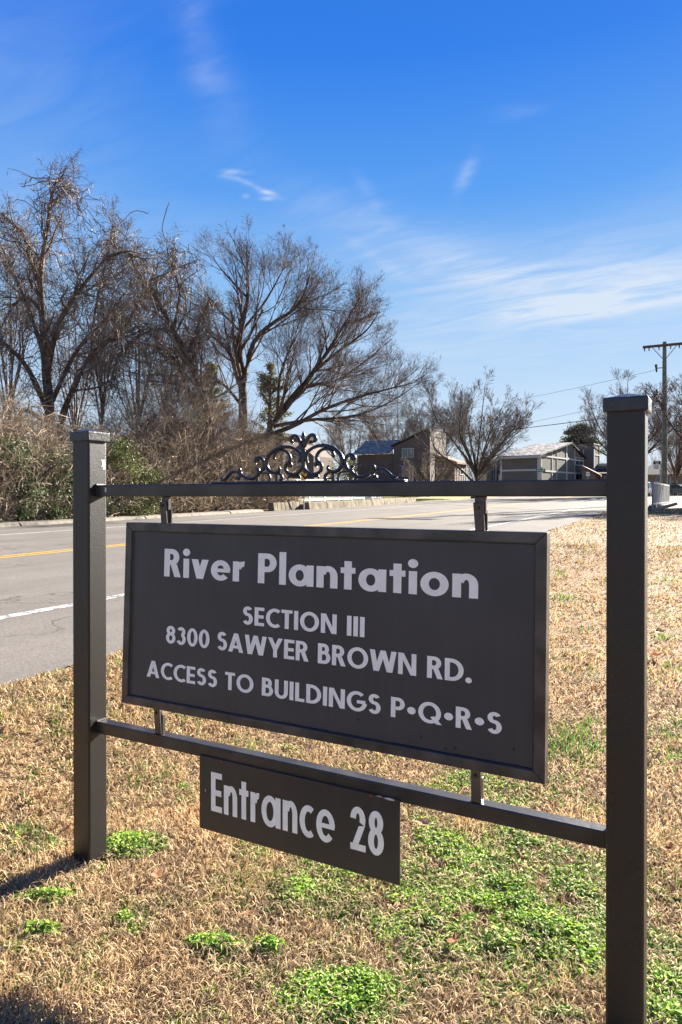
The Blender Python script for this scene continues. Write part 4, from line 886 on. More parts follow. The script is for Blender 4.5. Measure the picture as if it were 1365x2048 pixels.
m = MB(); m.hexa([(a[0], 124.4, a[2]), (b[0], 124.4, a[2]), (b[0], 129, zt), (a[0], 129, zt), (a[0], 124.4, a[2]+.2), (b[0], 124.4, a[2]+.2), (b[0], 129, zt+.2), (a[0], 129, zt+.2)]); m.build('roof', M['shingle_dark'], lb2)
window(lb2, Y=125., p=(1342, 1351, 953, 964)); window(lb2, Y=125., p=(1312, 1321, 954, 963))
for px in (1341, 1352): vtrim(lb2, Y=125., px=px, y0=950, y1=985, w_=.3)

# brown house
YH = 90.; c0 = atY(860.5, 858.6, YH); XH = float(c0[0]); zg = gr(XH, YH)-.3; l0 = atY(788, 893, YH); yb = float(atX(892, 866, XH)[1])
bh = empty('brown_house', (XH-4, YH+3, zg+.3), label='brown two-storey house with a steep sloping roof and sunlit end wall', cat='house')
m = MB(); m.prism([(l0[0], YH, zg), (XH, YH, zg), (XH, YH, c0[2]), (l0[0], YH, l0[2])], (0, yb-YH, 0)); m.build('wall', M['brown'], bh)
m = MB(); m.prism([(l0[0]-.4, YH-.2, l0[2]+.0), (XH+.05, YH-.2, c0[2]+.03), (XH+.05, YH-.2, c0[2]+.25), (l0[0]-.4, YH-.2, l0[2]+.22)], (0, yb-YH+.4, 0)); m.build('roof', M['shingle_dark'], bh)
window(bh, Y=YH, p=(804.5, 828.5, 897, 915)); window(bh, Y=YH, p=(804.5, 828.5, 932, 953))
a, b = atY(715, 910, YH+.3), atY(788, 910, YH+.3); m = MB(); m.box((a[0], YH+.3, zg), (b[0]-.003, YH+7, a[2])); m.build('wall', M['brown'], bh)
zt = float(atY(750, 884, YH+4)[2]); m = MB(); m.hexa([(a[0]-.4, YH-.4, a[2]), (b[0]-.41, YH-.4, a[2]), (b[0]-.41, YH+4, zt), (a[0]-.4, YH+4, zt), (a[0]-.4, YH-.4, a[2]+.2), (b[0]-.41, YH-.4, a[2]+.2), (b[0]-.41, YH+4, zt+.2), (a[0]-.4, YH+4, zt+.2)]); m.build('roof', mat('frosty_shingle', (.17, .14, .11), .9, .1, base2=(.36, .30, .24), vscale=2, thr=(.4, .6)), bh)
YW = YH-4; w0 = atY(893, 919, YW); w1 = atY(910, 926, YW); XW = float(w1[0]); m = MB(); ye = float(atX(934, 930, XW)[1])
m.prism([(w0[0]-1.6, YW, zg), (XW, YW, zg), (XW, YW, w1[2]), (w0[0]-1.6, YW, w0[2]+.5)], (0, ye-YW, 0)); m.build('wing', M['brown'], bh)
m = MB(); m.prism([(w0[0]-1.7, YW-.3, w0[2]+.53), (XW+.4, YW-.3, w1[2]-.1), (XW+.4, YW-.3, w1[2]+.15), (w0[0]-1.7, YW-.3, w0[2]+.78)], (0, ye-YW+.6, 0)); m.build('wing_roof', M['shingle_red'], bh)
window(bh, X=XW, p=(920, 926, 937, 950), cols=1)
for k in range(1, 6):
    px = 910+k*4.4; p = atX(px, 945, XW); m = MB(); m.box((XW+.003, p[1]-.05, zg), (XW+.04, p[1]+.05, atX(px, 931, XW)[2])); m.build('batten', M['brown'], bh)
bh2 = empty('brown_house', tuple(atY(560, 993, 78)[:2])+(gr(-60, 78),), label='dark brown house with white gutter half hidden behind the brush and ornament', cat='house')
blk(bh2, 'wall', 480, 566, 878, 78., 8, M['brown']); a, b = atY(476, 878, 78.), atY(570, 878, 78.)
m = MB(); m.box((a[0], 77.5, a[2]), (b[0], 86.5, a[2]+.5)); m.build('roof', M['shingle_dark'], bh2)
m = MB(); m.box((a[0], 77.35, a[2]-.05), (a[0]+(b[0]-a[0])*.45, 77.495, a[2]+.12)); m.build('gutter', M['trim'], bh2)
g1, g2, g3 = atY(572, 912, 73.), atY(628, 912, 73.), atY(600, 888, 73.)
m = MB(); m.prism([(g1[0], 73., gr(-50, 73)), (g2[0], 73., gr(-50, 73)), (g2[0], 73., g2[2]), (g3[0], 73., g3[2]), (g1[0], 73., g1[2])], (0, 4.9, 0)); m.build('gable_wing', M['brown'], bh2)
window(bh2, Y=73., p=(594, 607, 915, 930))

# ------------------------------------------------------------------ bridge parapets and railings
def on_line(px, xr):                     # point of the sightline above the road-parallel line at offset xr
    r = ray(px, 1000); k = xr/r[0]
    for _ in range(6): k = (xr+float(curve((r*k)[1])))/r[0]
    p = CAM+r*k; return np.array([p[0], p[1], float(rz(p[1]))]), k
def parapet(name, px0, px1, xr, h0, label, mt, wd=.35):
    p, _ = on_line(px0, xr); q_, _ = on_line(px1, xr); n = 8; m = MB(); root = empty(name, tuple((p+q_)/2), label=label, cat='parapet')
    for k in range(n):
        a = p+(q_-p)*k/n; b = p+(q_-p)*(k+1)/n; j = .012; d_ = (b-a)/np.linalg.norm(b-a); b = b-d_*j; hh_ = h0*random.uniform(.92, 1.03)
        m = MB(); m.hexa([a+(-wd, 0, -.1), a+(0.08, 0, -.1), b+(.08, 0, -.1), b+(-wd, 0, -.1), a+(-wd, 0, hh_), a+(0, 0, hh_), b+(0, 0, hh_*.99), b+(-wd, 0, hh_*.99)], .02, 1); m.build('concrete_block', mt, root)
parapet('bridge_parapet', 618, 832, EFAR+.35, .42, 'low stained concrete parapet along the far side of the bridge', M['concrete'])
parapet('bridge_parapet', 547, 606, EFAR-.1, .46, 'short concrete parapet end left of the striped marker', M['concrete'])
def railing(px0, px1, xr, zlo, zhi, label, mt, gap=.13, bw=.025, ends=None):
    p, q_ = ends if ends else (on_line(px0, xr)[0], on_line(px1, xr)[0]); L_ = np.linalg.norm(q_-p); root = empty('bridge_railing', tuple((p+q_)/2), label=label, cat='railing')
    def bar_(a, b, w_, h_, nm):
        n_ = np.array([1., 0, 0])*w_; m = MB(); m.hexa([a-n_, a+n_, b+n_, b-n_, a-n_+(0, 0, h_), a+n_+(0, 0, h_), b+n_+(0, 0, h_), b-n_+(0, 0, h_)]); m.build(nm, mt, root)
    bar_(p+(0, 0, zlo), q_+(0, 0, zlo), .045, .09, 'bottom_rail'); bar_(p+(0, 0, zhi-.09), q_+(0, 0, zhi-.09), .045, .09, 'top_rail')
    for k in range(int(L_/2.2)+1):
        c = p+(q_-p)*min(1, k*2.2/L_); m = MB(); m.box(c+(-.05, -.05, -.1), c+(.05, .05, zhi+.003)); m.build('post', mt, root)
    m = MB()
    for k in range(1, int(L_/gap)): c = p+(q_-p)*k*gap/L_; m.box(c+(-bw/2, -bw/2, zlo+.085), c+(bw/2, bw/2, zhi-.085))
    m.build('bars', mt, root, kind='stuff')
pr, kk = on_line(548, EFAR-1.6)
railing(548, 764, EFAR-1.6, H+(993-1004)/F*kk-pr[2], H+(993-957)/F*kk-pr[2], 'white metal railing behind the far parapet of the bridge', M['railw'])
gR = G(1305, 1022); XRR = float(gR[0]-curve(gR[1])); kR = float(-gR[0]*math.sin(YAW)+gR[1]*math.cos(YAW))
eR = []
for px, dd in ((1306, kR), (1338, kR*1.28)): p = atD(px, 1000, dd); eR.append(np.array([p[0], p[1], float(rz(gR[1]))]))
zlo_, zhi_ = H+(993-1009)/F*kR-eR[0][2], H+(993-963)/F*kR-eR[0][2]
railing(0, 0, 0, zlo_, zhi_, 'pale metal railing on the near side of the bridge, right of the near post', M['railg'], gap=.2, bw=.07, ends=eR)
p, q_ = eR; root = empty('bridge_parapet', tuple((p+q_)/2), label='stained concrete footing under the near railing at right', cat='parapet')
for k in range(5):
    a = p+(q_-p)*k/5; b = p+(q_-p)*(k+.985)/5; m = MB(); m.hexa([a+(-.25, 0, -.4), a+(.18, 0, -.4), b+(.18, 0, -.4), b+(-.25, 0, -.4), a+(-.2, 0, zlo_-.03), a+(.15, 0, zlo_-.03), b+(.15, 0, zlo_-.03), b+(-.2, 0, zlo_-.03)], .02, 1); m.build('concrete_block', M['concrete'] if k else M['concrete_d'], root)
a = G(1316, 1026); m = MB(); m.cyl(a+(-.2, -.3, .12), a+(.75, .6, .42), .09, .07, 8); m.build('fallen_log', M['tan'], None, True, label='pale log lying against the railing footing at right', cat='log')

# ------------------------------------------------------------------ signs, pole, wires
M['yel'] = mat('sign_yellow', (.75, .42, .02), .4, .4); M['blk'] = mat('sign_black', (.02, .02, .02), .4, .4); M['wht'] = mat('sign_white', (.75, .75, .75), .4, .4)
M['grn'] = mat('sign_green', (.02, .2, .07), .4, .4); M['pur'] = mat('sign_purple', (.16, .13, .5), .4, .4); M['signback'] = mat('sign_back', (.33, .26, .19), .6, .3, var=.2, vscale=6)
M['blue'] = mat('sign_blue', (.05, .06, .3), .4, .4)
def plate_at(px, py, d): p = atD(px, py, d); return p
# striped marker at the end of the parapet
p, kk = on_line(608, EFAR+.25); root = empty('striped_marker', tuple(p), label='yellow and black striped marker on a thin post at the parapet gap', cat='sign')
zt, zb_ = H+(993-926)/F*kk, H+(993-960)/F*kk
m = MB(); m.box(p+(-.03, .02, -.1), (p[0]+.03, p[1]+.05, zt)); m.build('post', M['steel'], root)
m = MB(); m.box((p[0]-.155, p[1], zb_), (p[0]+.155, p[1]+.015, zt)); pl_ = m.build('plate', M['yel'], root)
for k in range(-1, 4):
    z0_ = zb_+k*.3; pts = [(x, p[1]-.004, min(max(z0_+dz_-x0*.9, zb_), zt)) for x, dz_, x0 in ((p[0]-.15, .13, -.15), (p[0]+.15, .13, .15), (p[0]+.15, .28, .15), (p[0]-.15, .28, -.15))]
    if len({round(t[2], 3) for t in pts}) < 3: continue
    m = MB(); m.prism(pts, (0, .003, 0)); m.build('stripe', M['blk'], pl_)
# back of a sign on the far verge
p, kk = on_line(822, EFAR+.1); root = empty('road_sign', tuple(p), label='tan back of a narrow road sign in front of the brown house', cat='sign')
zt, zb_ = H+(993-932)/F*kk, H+(993-961.5)/F*kk; hw = 5.2/F*kk
m = MB(); m.box(p+(-.04, -.03, -.1), (p[0]+.04, p[1]+.03, zt-.05)); m.build('post', M['steel'], root)
m = MB(); m.box((p[0]-hw, p[1]+.04, zb_), (p[0]+hw, p[1]+.06, zt), .01, 1); m.build('plate', M['signback'], root)
# green street name sign
d = 88.; b = atD(1083, 1000, d); zg = gr(b[0], b[1]); root = empty('street_name_sign', (b[0], b[1], zg), label='green street name sign with two crossed blades on a pole', cat='sign')
m = MB(); m.cyl((b[0], b[1], zg-.2), (b[0], b[1], H+(993-938)/F*d), .07, .06, 8); m.build('post', M['railg'], root, True)
for (l_, r_, t_, bo, dy, nm) in ((1073, 1091, 937.5, 943.5, 0, 1), (1078, 1086, 934, 938, .12, 0)):
    a, c_ = atD(l_, t_, d), atD(r_, bo, d); v = (c_-a)*np.array([1, 1, 0])
    if not nm: v = np.array([.35, -.9, 0]); a = b+(0-.15, .5, 0); a[2] = H+(993-t_)/F*d; c_ = a+v; c_[2] = H+(993-bo)/F*d
    m = MB(); m.hexa([(a[0], a[1], c_[2]), (a[0]+v[0], a[1]+v[1], c_[2]), (a[0]+v[0]+.02, a[1]+v[1]+.03, c_[2]), (a[0]+.02, a[1]+.03, c_[2]), (a[0], a[1], a[2]), (a[0]+v[0], a[1]+v[1], a[2]), (a[0]+v[0]+.02, a[1]+v[1]+.03, a[2]), (a[0]+.02, a[1]+.03, a[2])]); bl = m.build('blade', M['grn'], root)
    if nm:
        for k in range(9):
            if k == 3: continue
            u0 = .12+k*.085; h_ = c_[2]-a[2]; aa = a+v*u0; m = MB(); w_ = v*.05; off = np.array([.01, -.02, 0])
            m.prism([aa+off+(0, 0, h_*.72), aa+w_+off+(0, 0, h_*.72), aa+w_+off+(0, 0, h_*.3), aa+off+(0, 0, h_*.3)], (-.003, .005, 0)); m.build('mark', M['wht'], bl)
# little white sign with a round emblem by the low building
d = 100.; a = atD(1176, 948, d); zg = gr(a[0], a[1]); root = empty('round_emblem_sign', (a[0], a[1], zg), label='small white sign with a dark ring emblem right of the apartment house', cat='sign')
hw = 3.2/F*d; m = MB(); m.cyl((a[0], a[1]+.05, zg-.2), (a[0], a[1]+.05, a[2]), .04, .04, 6); m.build('post', M['railg'], root)
m = MB(); m.box(a+(-hw, -.015, -hw*1.25), a+(hw, .015, hw*1.25)); pl_ = m.build('plate', M['wht'], root)
V = []; Fs = []
for k in range(24):
    t = 2*math.pi*k/24
    for r_ in (hw*.7, hw*.4): V.append((a[0]+r_*math.cos(t), a[1]-.02, a[2]+r_*math.sin(t)))
for k in range(24): Fs.append((2*k, 2*k+1, (2*k+3) % 48, (2*k+2) % 48))
me = bpy.data.meshes.new('ring'); me.from_pydata(V, [], Fs); link('ring', me, M['blue'], pl_)
# lane sign and bus stop sign by the bridge
def board(px, py0, py1, hwpx, d, root, zg, mt, dy=0.):
    a = atD(px, (py0+py1)/2, d); h_ = (py1-py0)/2/F*d; hw = hwpx/F*d; dr = np.array([math.cos(YAW*.7), math.sin(YAW*.7), 0]); nr = np.array([math.sin(YAW*.7), -math.cos(YAW*.7), 0]); a = a+nr*dy
    m = MB(); q4 = [a-dr*hw, a+dr*hw]; m.hexa([q4[0]+(0, 0, -h_), q4[1]+(0, 0, -h_), q4[1]-nr*.02+(0, 0, -h_), q4[0]-nr*.02+(0, 0, -h_), q4[0]+(0, 0, h_), q4[1]+(0, 0, h_), q4[1]-nr*.02+(0, 0, h_), q4[0]-nr*.02+(0, 0, h_)])
    place = lambda u, l, v: tuple(a+dr*u*hw+nr*(l+.004)+np.array([0, 0, v*h_]))
    return m.build('plate', mt, root), place
d = 50.; b = atD(1321, 1000, d); zg = gr(b[0], b[1]); root = empty('lane_sign', (b[0], b[1], zg), label='black and white lane sign on a post beside the utility pole', cat='sign')
m = MB(); m.cyl((b[0], b[1], zg-.2), (b[0], b[1], H+(993-922)/F*d), .045, .045, 8); m.build('post', M['railg'], root, True)
pl_, pf_ = board(1313.5, 922, 929, 6.5, d, root, zg, M['blk'], .08)
for tx, v0 in (('RIGHT', .12), ('LANE', -.72)):
    g_ = 1.1 if tx == 'RIGHT' else .95
    for me in text_meshes(tx, lambda x, l, z: pf_(-g_/2+x, l, v0+z), g_, .6): link('letter', me, M['wht'], pl_)
pl_, pf_ = board(1313.2, 929.4, 938.5, 6.8, d, root, zg, M['wht'], .08)
for me in text_meshes('ONLY', lambda x, l, z: pf_(-.55+x, l, -.8+z), 1.1, .6): link('letter', me, M['blk'], pl_)
for cx_ in (-.38, .38):
    V = [pf_(cx_+r_*math.cos(t), .001, .3+r_*1.1*math.sin(t)) for t in np.linspace(0, 6.283, 17)[:-1] for r_ in (.3, .2)]; Fs = [(2*k, 2*k+1, (2*k+3) % 32, (2*k+2) % 32) for k in range(16)]
    me = bpy.data.meshes.new('wheel_mark'); me.from_pydata([tuple(map(float, v)) for v in V], [], Fs); link('wheel_mark', me, M['blk'], pl_)
me = bpy.data.meshes.new('frame_mark'); me.from_pydata([tuple(map(float, pf_(*v))) for v in ((-.38, .002, .3), (-.32, .002, .25), (.1, .002, .75), (.02, .002, .8), (.38, .0021, .3), (.3, .0021, .3), (.2, .0021, .85), (.28, .0021, .85))], [], [(0, 1, 2, 3), (4, 5, 6, 7)]); link('frame_mark', me, M['blk'], pl_)
d = 50.6; b = atD(1327, 1000, d); zg = gr(b[0], b[1]); root = empty('bus_stop_sign', (b[0], b[1], zg), label='purple bus stop sign beside the utility pole', cat='sign')
m = MB(); m.cyl((b[0], b[1], zg-.2), (b[0], b[1], H+(993-929)/F*d), .045, .045, 8); m.build('post', mat('post_tan', (.4, .3, .1), .6), root, True)
pl_, pf_ = board(1327.8, 928.5, 943.5, 6.2, d, root, zg, M['pur'], .07)
V = [pf_(r_*math.cos(t), .001, .55+r_*.8*math.sin(t)) for t in np.linspace(math.pi*.95, math.pi*2.05, 11) for r_ in (.34, .2)]; Fs = [(2*k, 2*k+1, 2*k+3, 2*k+2) for k in range(10)]
me = bpy.data.meshes.new('emblem'); me.from_pydata([tuple(map(float, v)) for v in V], [], Fs); link('emblem', me, M['wht'], pl_)
me = bpy.data.meshes.new('band'); me.from_pydata([tuple(map(float, pf_(*v))) for v in ((-.95, .001, -.45), (.85, .001, -.45), (.85, .001, -.02), (-.95, .001, -.02))], [], [(0, 1, 2, 3)]); link('band', me, M['wht'], pl_)

# utility pole
d = 49.5; b = atD(1329, 1000, d); zg = gr(b[0], b[1]); zt = H+(993-688)/F*d
pole = empty('utility_pole', (b[0], b[1], zg), label='wooden utility pole with a crossarm rising beside the bridge', cat='pole')
M['pole'] = mat('treated_pole', (.13, .155, .12), .9, .1, var=.3, vscale=3, bump=.4, bscale=12); M['cable'] = mat('cable', (.05, .05, .055), .6); M['armwood'] = mat('arm_wood', (.11, .09, .075), .9, .1, var=.3, vscale=3)
m = MB(); m.cyl((b[0], b[1], zg-.4), (b[0], b[1], zt+.15), .22, .13, 14); m.build('shaft', M['pole'], pole, True)
za = zt-.1; m = MB(); m.box((b[0]-1.42, b[1]-.26, za-.12), (b[0]+1.42, b[1]-.14, za+.06), .01, 1); m.build('crossarm', M['armwood'], pole)
for sx in (-1, 1):
    m = MB(); m.cyl((b[0]+sx*.05, b[1]-.17, za-1.05), (b[0]+sx*.8, b[1]-.2, za-.1), .025, .025, 6); m.build('brace', M['steel'], pole)
for u in (-1.3, -1.0, -.35, .4, .95, 1.3):
    m = MB(); m.cyl((b[0]+u, b[1]-.2, za-.12), (b[0]+u, b[1]-.2, za-.34), .05, .03, 8); m.build('insulator', M['cable'], pole, True)
m = MB(); m.cyl((b[0], b[1]-.12, za-1.6), (b[0]-.55, b[1]-.2, za-1.62), .03, .03, 6); m.build('bracket_arm', M['steel'], pole)
m = MB(); m.cyl((b[0]-.55, b[1]-.2, za-1.35), (b[0]-.5, b[1]-.2, za-1.9), .09, .05, 8); m.build('insulator', M['cable'], pole, True)
m = MB(); m.box((b[0]-.55, b[1]-.28, za-3.5), (b[0]-.4, b[1]-.12, za-3.1)); m.cyl((b[0]-.45, b[1]-.2, za-3.5), (b[0]-.1, b[1]-.1, za-3.55), .025, .025, 6); m.build('insulator', M['cable'], pole)
m = MB(); m.cyl((b[0]-.14, b[1]-.16, zg), (b[0]-.1, b[1]-.12, za-2.5), .035, .03, 6); m.build('conduit', M['railg'], pole)
def wire(p, q_, sag, r_, label):
    t = np.linspace(0, 1, 40)[:, None]; P = p+(q_-p)*t; P[:, 2] -= sag*4*(t*(1-t))[:, 0]; V, Fq = tubes(P[None], np.full((1, 40), r_), 5)
    link('power_line', npmesh('wire', V, Fq), M['cable'], label=label, cat='wire', group='overhead wires')
pb = np.array([b[0], b[1], 0])
wire(pb+(-.6, -.2, za-1.75), atD(640, 842, 120), 1.2, .012, 'thin upper wire running left from the bracket on the utility pole')
wire(pb+(-.5, -.2, za-3.4), atD(820, 875, 120), .8, .014, 'middle wire running left from the utility pole over the apartment house')
wire(pb+(-.1, -.15, za-4.6), atD(860, 872, 110), .3, .035, 'thick lower cable running left over the apartment house')
wire(pb+(.15, 0, za-2.2), pb+(6, -3, zg), 0., .012, 'guy wire slanting down to the right of the utility pole')

# ------------------------------------------------------------------ parked cars beyond the bridge
def car(px, d, rot, paint_, label, suv=False):
    b = atD(px, 1000, d); zg = gr(b[0], b[1]); root = empty('parked_car', (b[0], b[1], zg), label=label, cat='car', group='cars parked beyond the bridge')
    c, s = math.cos(rot), math.sin(rot); W_ = .88
    def T(x, y, z): return (b[0]+c*x-s*y, b[1]+s*x+c*y, zg+z)
    if suv: prof = [(-2.3, .35), (-2.3, .95), (-2.2, 1.05), (2.2, 1.0), (2.3, .8), (2.3, .35)]; cab = [(-2.15, 1.03), (-1.9, 1.75), (.6, 1.75), (1.25, 1.03)]
    else: prof = [(-2.35, .35), (-2.35, .85), (-2.2, .97), (-1.2, 1.0), (1.0, .95), (2.2, .78), (2.35, .6), (2.35, .35)]; cab = [(-1.75, .97), (-1.0, 1.43), (.35, 1.45), (1.25, .93)]
    m = MB(); m.prism([T(x, -W_, z) for x, z in prof], np.array(T(0, W_, 0))-np.array(T(0, -W_, 0))); m.build('body', paint_, root)
    kk_ = .72; m = MB(); n = len(cab); lo = cab; v1 = [T(x, -(W_-.02 if i in (0, n-1) else kk_), z) for i, (x, z) in enumerate(cab)]; v2 = [T(x, (W_-.02 if i in (0, n-1) else kk_), z) for i, (x, z) in enumerate(cab)]
    m.hexa([v1[0], v1[3], v2[3], v2[0], v1[1], v1[2], v2[2], v2[1]]); m.build('cabin', M['glass'], root)
    m = MB(); x0, x1 = cab[1][0], cab[2][0]; zr = cab[1][1]; m.box((0, 0, 0), (.001, .001, .001)); m = MB()
    m.hexa([T(x0, -kk_, zr-.03), T(x1, -kk_, zr-.03), T(x1, kk_, zr-.03), T(x0, kk_, zr-.03), T(x0+.05, -kk_+.05, zr+.04), T(x1-.05, -kk_+.05, zr+.04), T(x1-.05, kk_-.05, zr+.04), T(x0+.05, kk_-.05, zr+.04)]); m.build('roof', paint_, root)
    for sy in (-1, 1):
        for i in (0, 1, 2):
            xa = cab[0][0]+(cab[3][0]-cab[0][0])*(.02, .5, .96)[i]; xb = (x0, (x0+x1)/2, x1)[i]; m = MB(); m.cyl(T(xa, sy*(W_-.01), cab[0][1]-.02), T(xb, sy*(kk_+.01), zr), .04, .035, 5); m.build('pillar', paint_, root)
        for x in (-1.4, 1.45):
            m = MB(); m.cyl(T(x, sy*(W_-.18), .33), T(x, sy*(W_+.02), .33), .33, .33, 16); wh = m.build('wheel', M['blk'], root, True)
            m = MB(); m.cyl(T(x, sy*(W_+.0), .33), T(x, sy*(W_+.03), .33), .2, .18, 12); m.build('rim', M['railg'], wh, True)
    for x, nm, mt in ((2.34, 'headlight', M['wht']), (-2.34, 'tail_light', M['rust'])):
        for sy in (-.62, .62):
            m = MB(); q8 = [T(x-.03, sy-.15, .62), T(x+.03, sy-.15, .62), T(x+.03, sy+.15, .62), T(x-.03, sy+.15, .62), T(x-.03, sy-.15, .74), T(x+.03, sy-.15, .74), T(x+.03, sy+.15, .74), T(x-.03, sy+.15, .74)]; m.hexa(q8); m.build(nm, mt, root)
M['paint_teal'] = mat('dark_teal_paint', (.015, .035, .04), .2, .6, coat=.8); M['paint_white'] = mat('white_car_paint', (.6, .62, .64), .3, .5, coat=.6)
car(1355, 88, R(-15), M['paint_teal'], 'dark teal car parked right of the utility pole')
car(1293, 92, R(80), M['paint_white'], 'white car mostly hidden behind the near right post', True)

# distant woods closing the horizon
def far_wood():
    rg = np.random.default_rng(61); n = 520
    az_ = rg.uniform(-.62-YAW*0, .62, n); dist = rg.uniform(170, 260, n); a = az_-YAW; X = np.sin(a)*dist; Y = np.cos(a)*dist; z = gz(X, Y); h_ = rg.uniform(7, 12, n)
    P = np.zeros((n, 6, 3)); 
    for k in range(6): P[:, k] = np.stack([X+rg.normal(0, .3, n)*k, Y+rg.normal(0, .3, n)*k, z+h_*k/5], 1)
    rr = np.full((n, 6), .12)*np.linspace(1, .3, 6); parts = [tubes(P, rr, 3)]; c, r_ = spawn(P, rr, 9, rg, t0=.25, lf=(.3, .5), up=.2, rmin=.03); parts.append(ribbons(c, r_, rg)); c, r_ = spawn(c, r_, 6, rg, lf=(.3, .6), up=.15, rmin=.02, k=3); parts.append(ribbons(c, r_, rg))
    V, Fq = merge(parts); link('distant_wood', npmesh('wood', V, Fq), mat('far_twigs', (.16, .13, .125), .95, .1), label='distant bare woods along the horizon behind the houses', cat='woods', kind='stuff')
far_wood()

# ------------------------------------------------------------------ lawn: dead blades, green blades, chickweed
M['straw'] = mat('straw_blades', (.4, .27, .14), .8, .15, attr=True, trans=.28)
M['weed'] = mat('chickweed_leaves', (.12, .24, .03), .65, .22, attr=True, trans=.4)
def gcam(x, y): return x*math.cos(YAW)+y*math.sin(YAW), -x*math.sin(YAW)+y*math.cos(YAW)
def vnoise(x, y, sc, seed):              # cheap smooth value noise
    rg = np.random.default_rng(seed); T_ = rg.random((64, 64)); u = x*sc; v = y*sc; i = np.floor(u).astype(int); j = np.floor(v).astype(int); f = u-i; g_ = v-j; f = f*f*(3-2*f); g_ = g_*g_*(3-2*g_)
    q_ = lambda a, b: T_[a % 64, b % 64]
    return (q_(i, j)*(1-f)+q_(i+1, j)*f)*(1-g_)+(q_(i, j+1)*(1-f)+q_(i+1, j+1)*f)*g_
WP = [(1000, 1820, 340, 210, .64), (1330, 1990, 90, 140, .7), (640, 1760, 230, 70, .52), (760, 1970, 280, 120, .42), (980, 1600, 200, 45, .4), (200, 1760, 260, 120, .16), (690, 2000, 150, 75, 1.), (1060, 1880, 170, 75, .9), (1000, 1800, 140, 60, .9), (890, 1690, 75, 45, .8), (1030, 1685, 90, 38, .75), (1150, 1770, 80, 55, .8), (720, 1742, 120, 34, .85), (600, 1790, 70, 40, .75),
      (1345, 2010, 70, 90, 1.), (1330, 1960, 30, 25, .8), (258, 1695, 85, 32, 1.), (85, 1798, 75, 18, .85), (80, 1868, 50, 24, .8), (20, 1900, 40, 20, .5), (250, 1842, 20, 17, .8), (420, 1893, 65, 20, .8), (338, 1900, 20, 18, .5), (542, 1902, 38, 22, .8),
      (510, 1715, 60, 22, .55), (950, 1565, 95, 20, .75), (880, 1580, 60, 20, .7), (1020, 1580, 70, 14, .6), (470, 1642, 22, 12, .6), (480, 1690, 40, 16, .5), (940, 1960, 75, 45, .7), (1130, 2035, 70, 20, .7), (770, 1790, 70, 25, .5),
      (215, 1665, 20, 12, .6), (360, 1600, 22, 8, .4), (500, 1480, 25, 8, .4), (365, 1575, 20, 8, .4), (830, 1835, 45, 22, .6), (1180, 1925, 45, 60, .8), (700, 1885, 22, 16, .35), (1110, 1560, 40, 10, .5), (900, 1860, 60, 40, .7), (625, 1735, 60, 20, .6), (20, 1660, 50, 22, .3)]
GP = [(1150, 1490, 75, 38, 1.), (1190, 1440, 30, 16, .7), (1340, 1460, 40, 25, .7), (1130, 1195, 30, 8, .6), (1160, 1260, 40, 8, .5), (1330, 1275, 35, 8, .5), (1340, 1160, 40, 6, .5), (1120, 1145, 20, 6, .7), (1310, 1230, 25, 8, .5), (60, 1690, 60, 22, .7), (60, 1660, 40, 20, .6), (1350, 1335, 25, 8, .6),
      (1330, 1520, 40, 20, .5), (1200, 1345, 25, 8, .5), (350, 1430, 60, 10, .35), (235, 1330, 12, 10, .5), (480, 1500, 60, 20, .3), (300, 1560, 60, 25, .3), (1120, 1345, 20, 10, .4), (560, 1560, 60, 25, .3)]
def patch_mask(X, Y, lst):
    r_, f = gcam(X, Y); zz = gz(X, Y); px = 682.5+F*r_/f; py = CY-7+F*(H-zz)/f
    o = np.zeros(len(X))
    for cx_, cy_, sx, sy, am in lst: o = np.maximum(o, am*np.exp(-(((px-cx_)/sx)**2+((py-cy_)/sy)**2)**1.5))
    return o
def sample(n, r0, r1, rg, lo=-.75, hi=.92):
    a = rg.uniform(lo, hi, n)-YAW; u = rg.random(n); r_ = r0*(r1/r0)**u if r1/r0 > 3 else np.sqrt(r0*r0+(r1*r1-r0*r0)*u)
    return np.sin(a)*r_, np.cos(a)*r_, r_
def blades(X, Y, Lb, Wd, cols, tilt, rg, name, label, mt, zoff=0.):
    n = len(X); Z = gz(X, Y)-.012+zoff; az_ = rg.uniform(0, 2*np.pi, n); hd = np.stack([np.cos(az_), np.sin(az_)], 1); face = rg.uniform(0, np.pi, n)
    sdv = np.stack([np.cos(face), np.sin(face), np.zeros(n)], 1)*Wd[:, None]
    B = np.stack([X, Y, Z], 1); t1 = tilt*.6; t2 = np.minimum(tilt*1.5, 1.9)
    Mi = B+np.stack([hd[:, 0]*np.sin(t1), hd[:, 1]*np.sin(t1), np.cos(t1)], 1)*(Lb*.55)[:, None]; Tp = Mi+np.stack([hd[:, 0]*np.sin(t2), hd[:, 1]*np.sin(t2), np.cos(t2)], 1)*(Lb*.5)[:, None]
    V = np.stack([B-sdv, B+sdv, Mi+sdv*.8, Mi-sdv*.8, Tp], 1).reshape(-1, 3); i = np.arange(n)[:, None]*5
    Q4 = i+np.array([0, 1, 2, 3]); T3_ = i+np.array([3, 2, 4]); C_ = np.repeat(cols, 5, 0)
    return link(name, npmesh(name, V, [Q4, T3_], cols=C_), mt, label=label, cat='grass', kind='stuff')
rg = np.random.default_rng(71)
xs_, ys_, rs_ = zip(sample(130000, 1.3, 3.4, rg), sample(170000, 3.2, 16., rg), sample(45000, 15., 42., rg, 0.15, .7))
X = np.concatenate(xs_); Y = np.concatenate(ys_); Rr = np.concatenate(rs_)
k = (X-curve(Y) > ENEAR+.02+.1*(vnoise(X, Y, 1.7, 3)-.5)) & (X-curve(Y) < 30)
X, Y, Rr = X[k], Y[k], Rr[k]
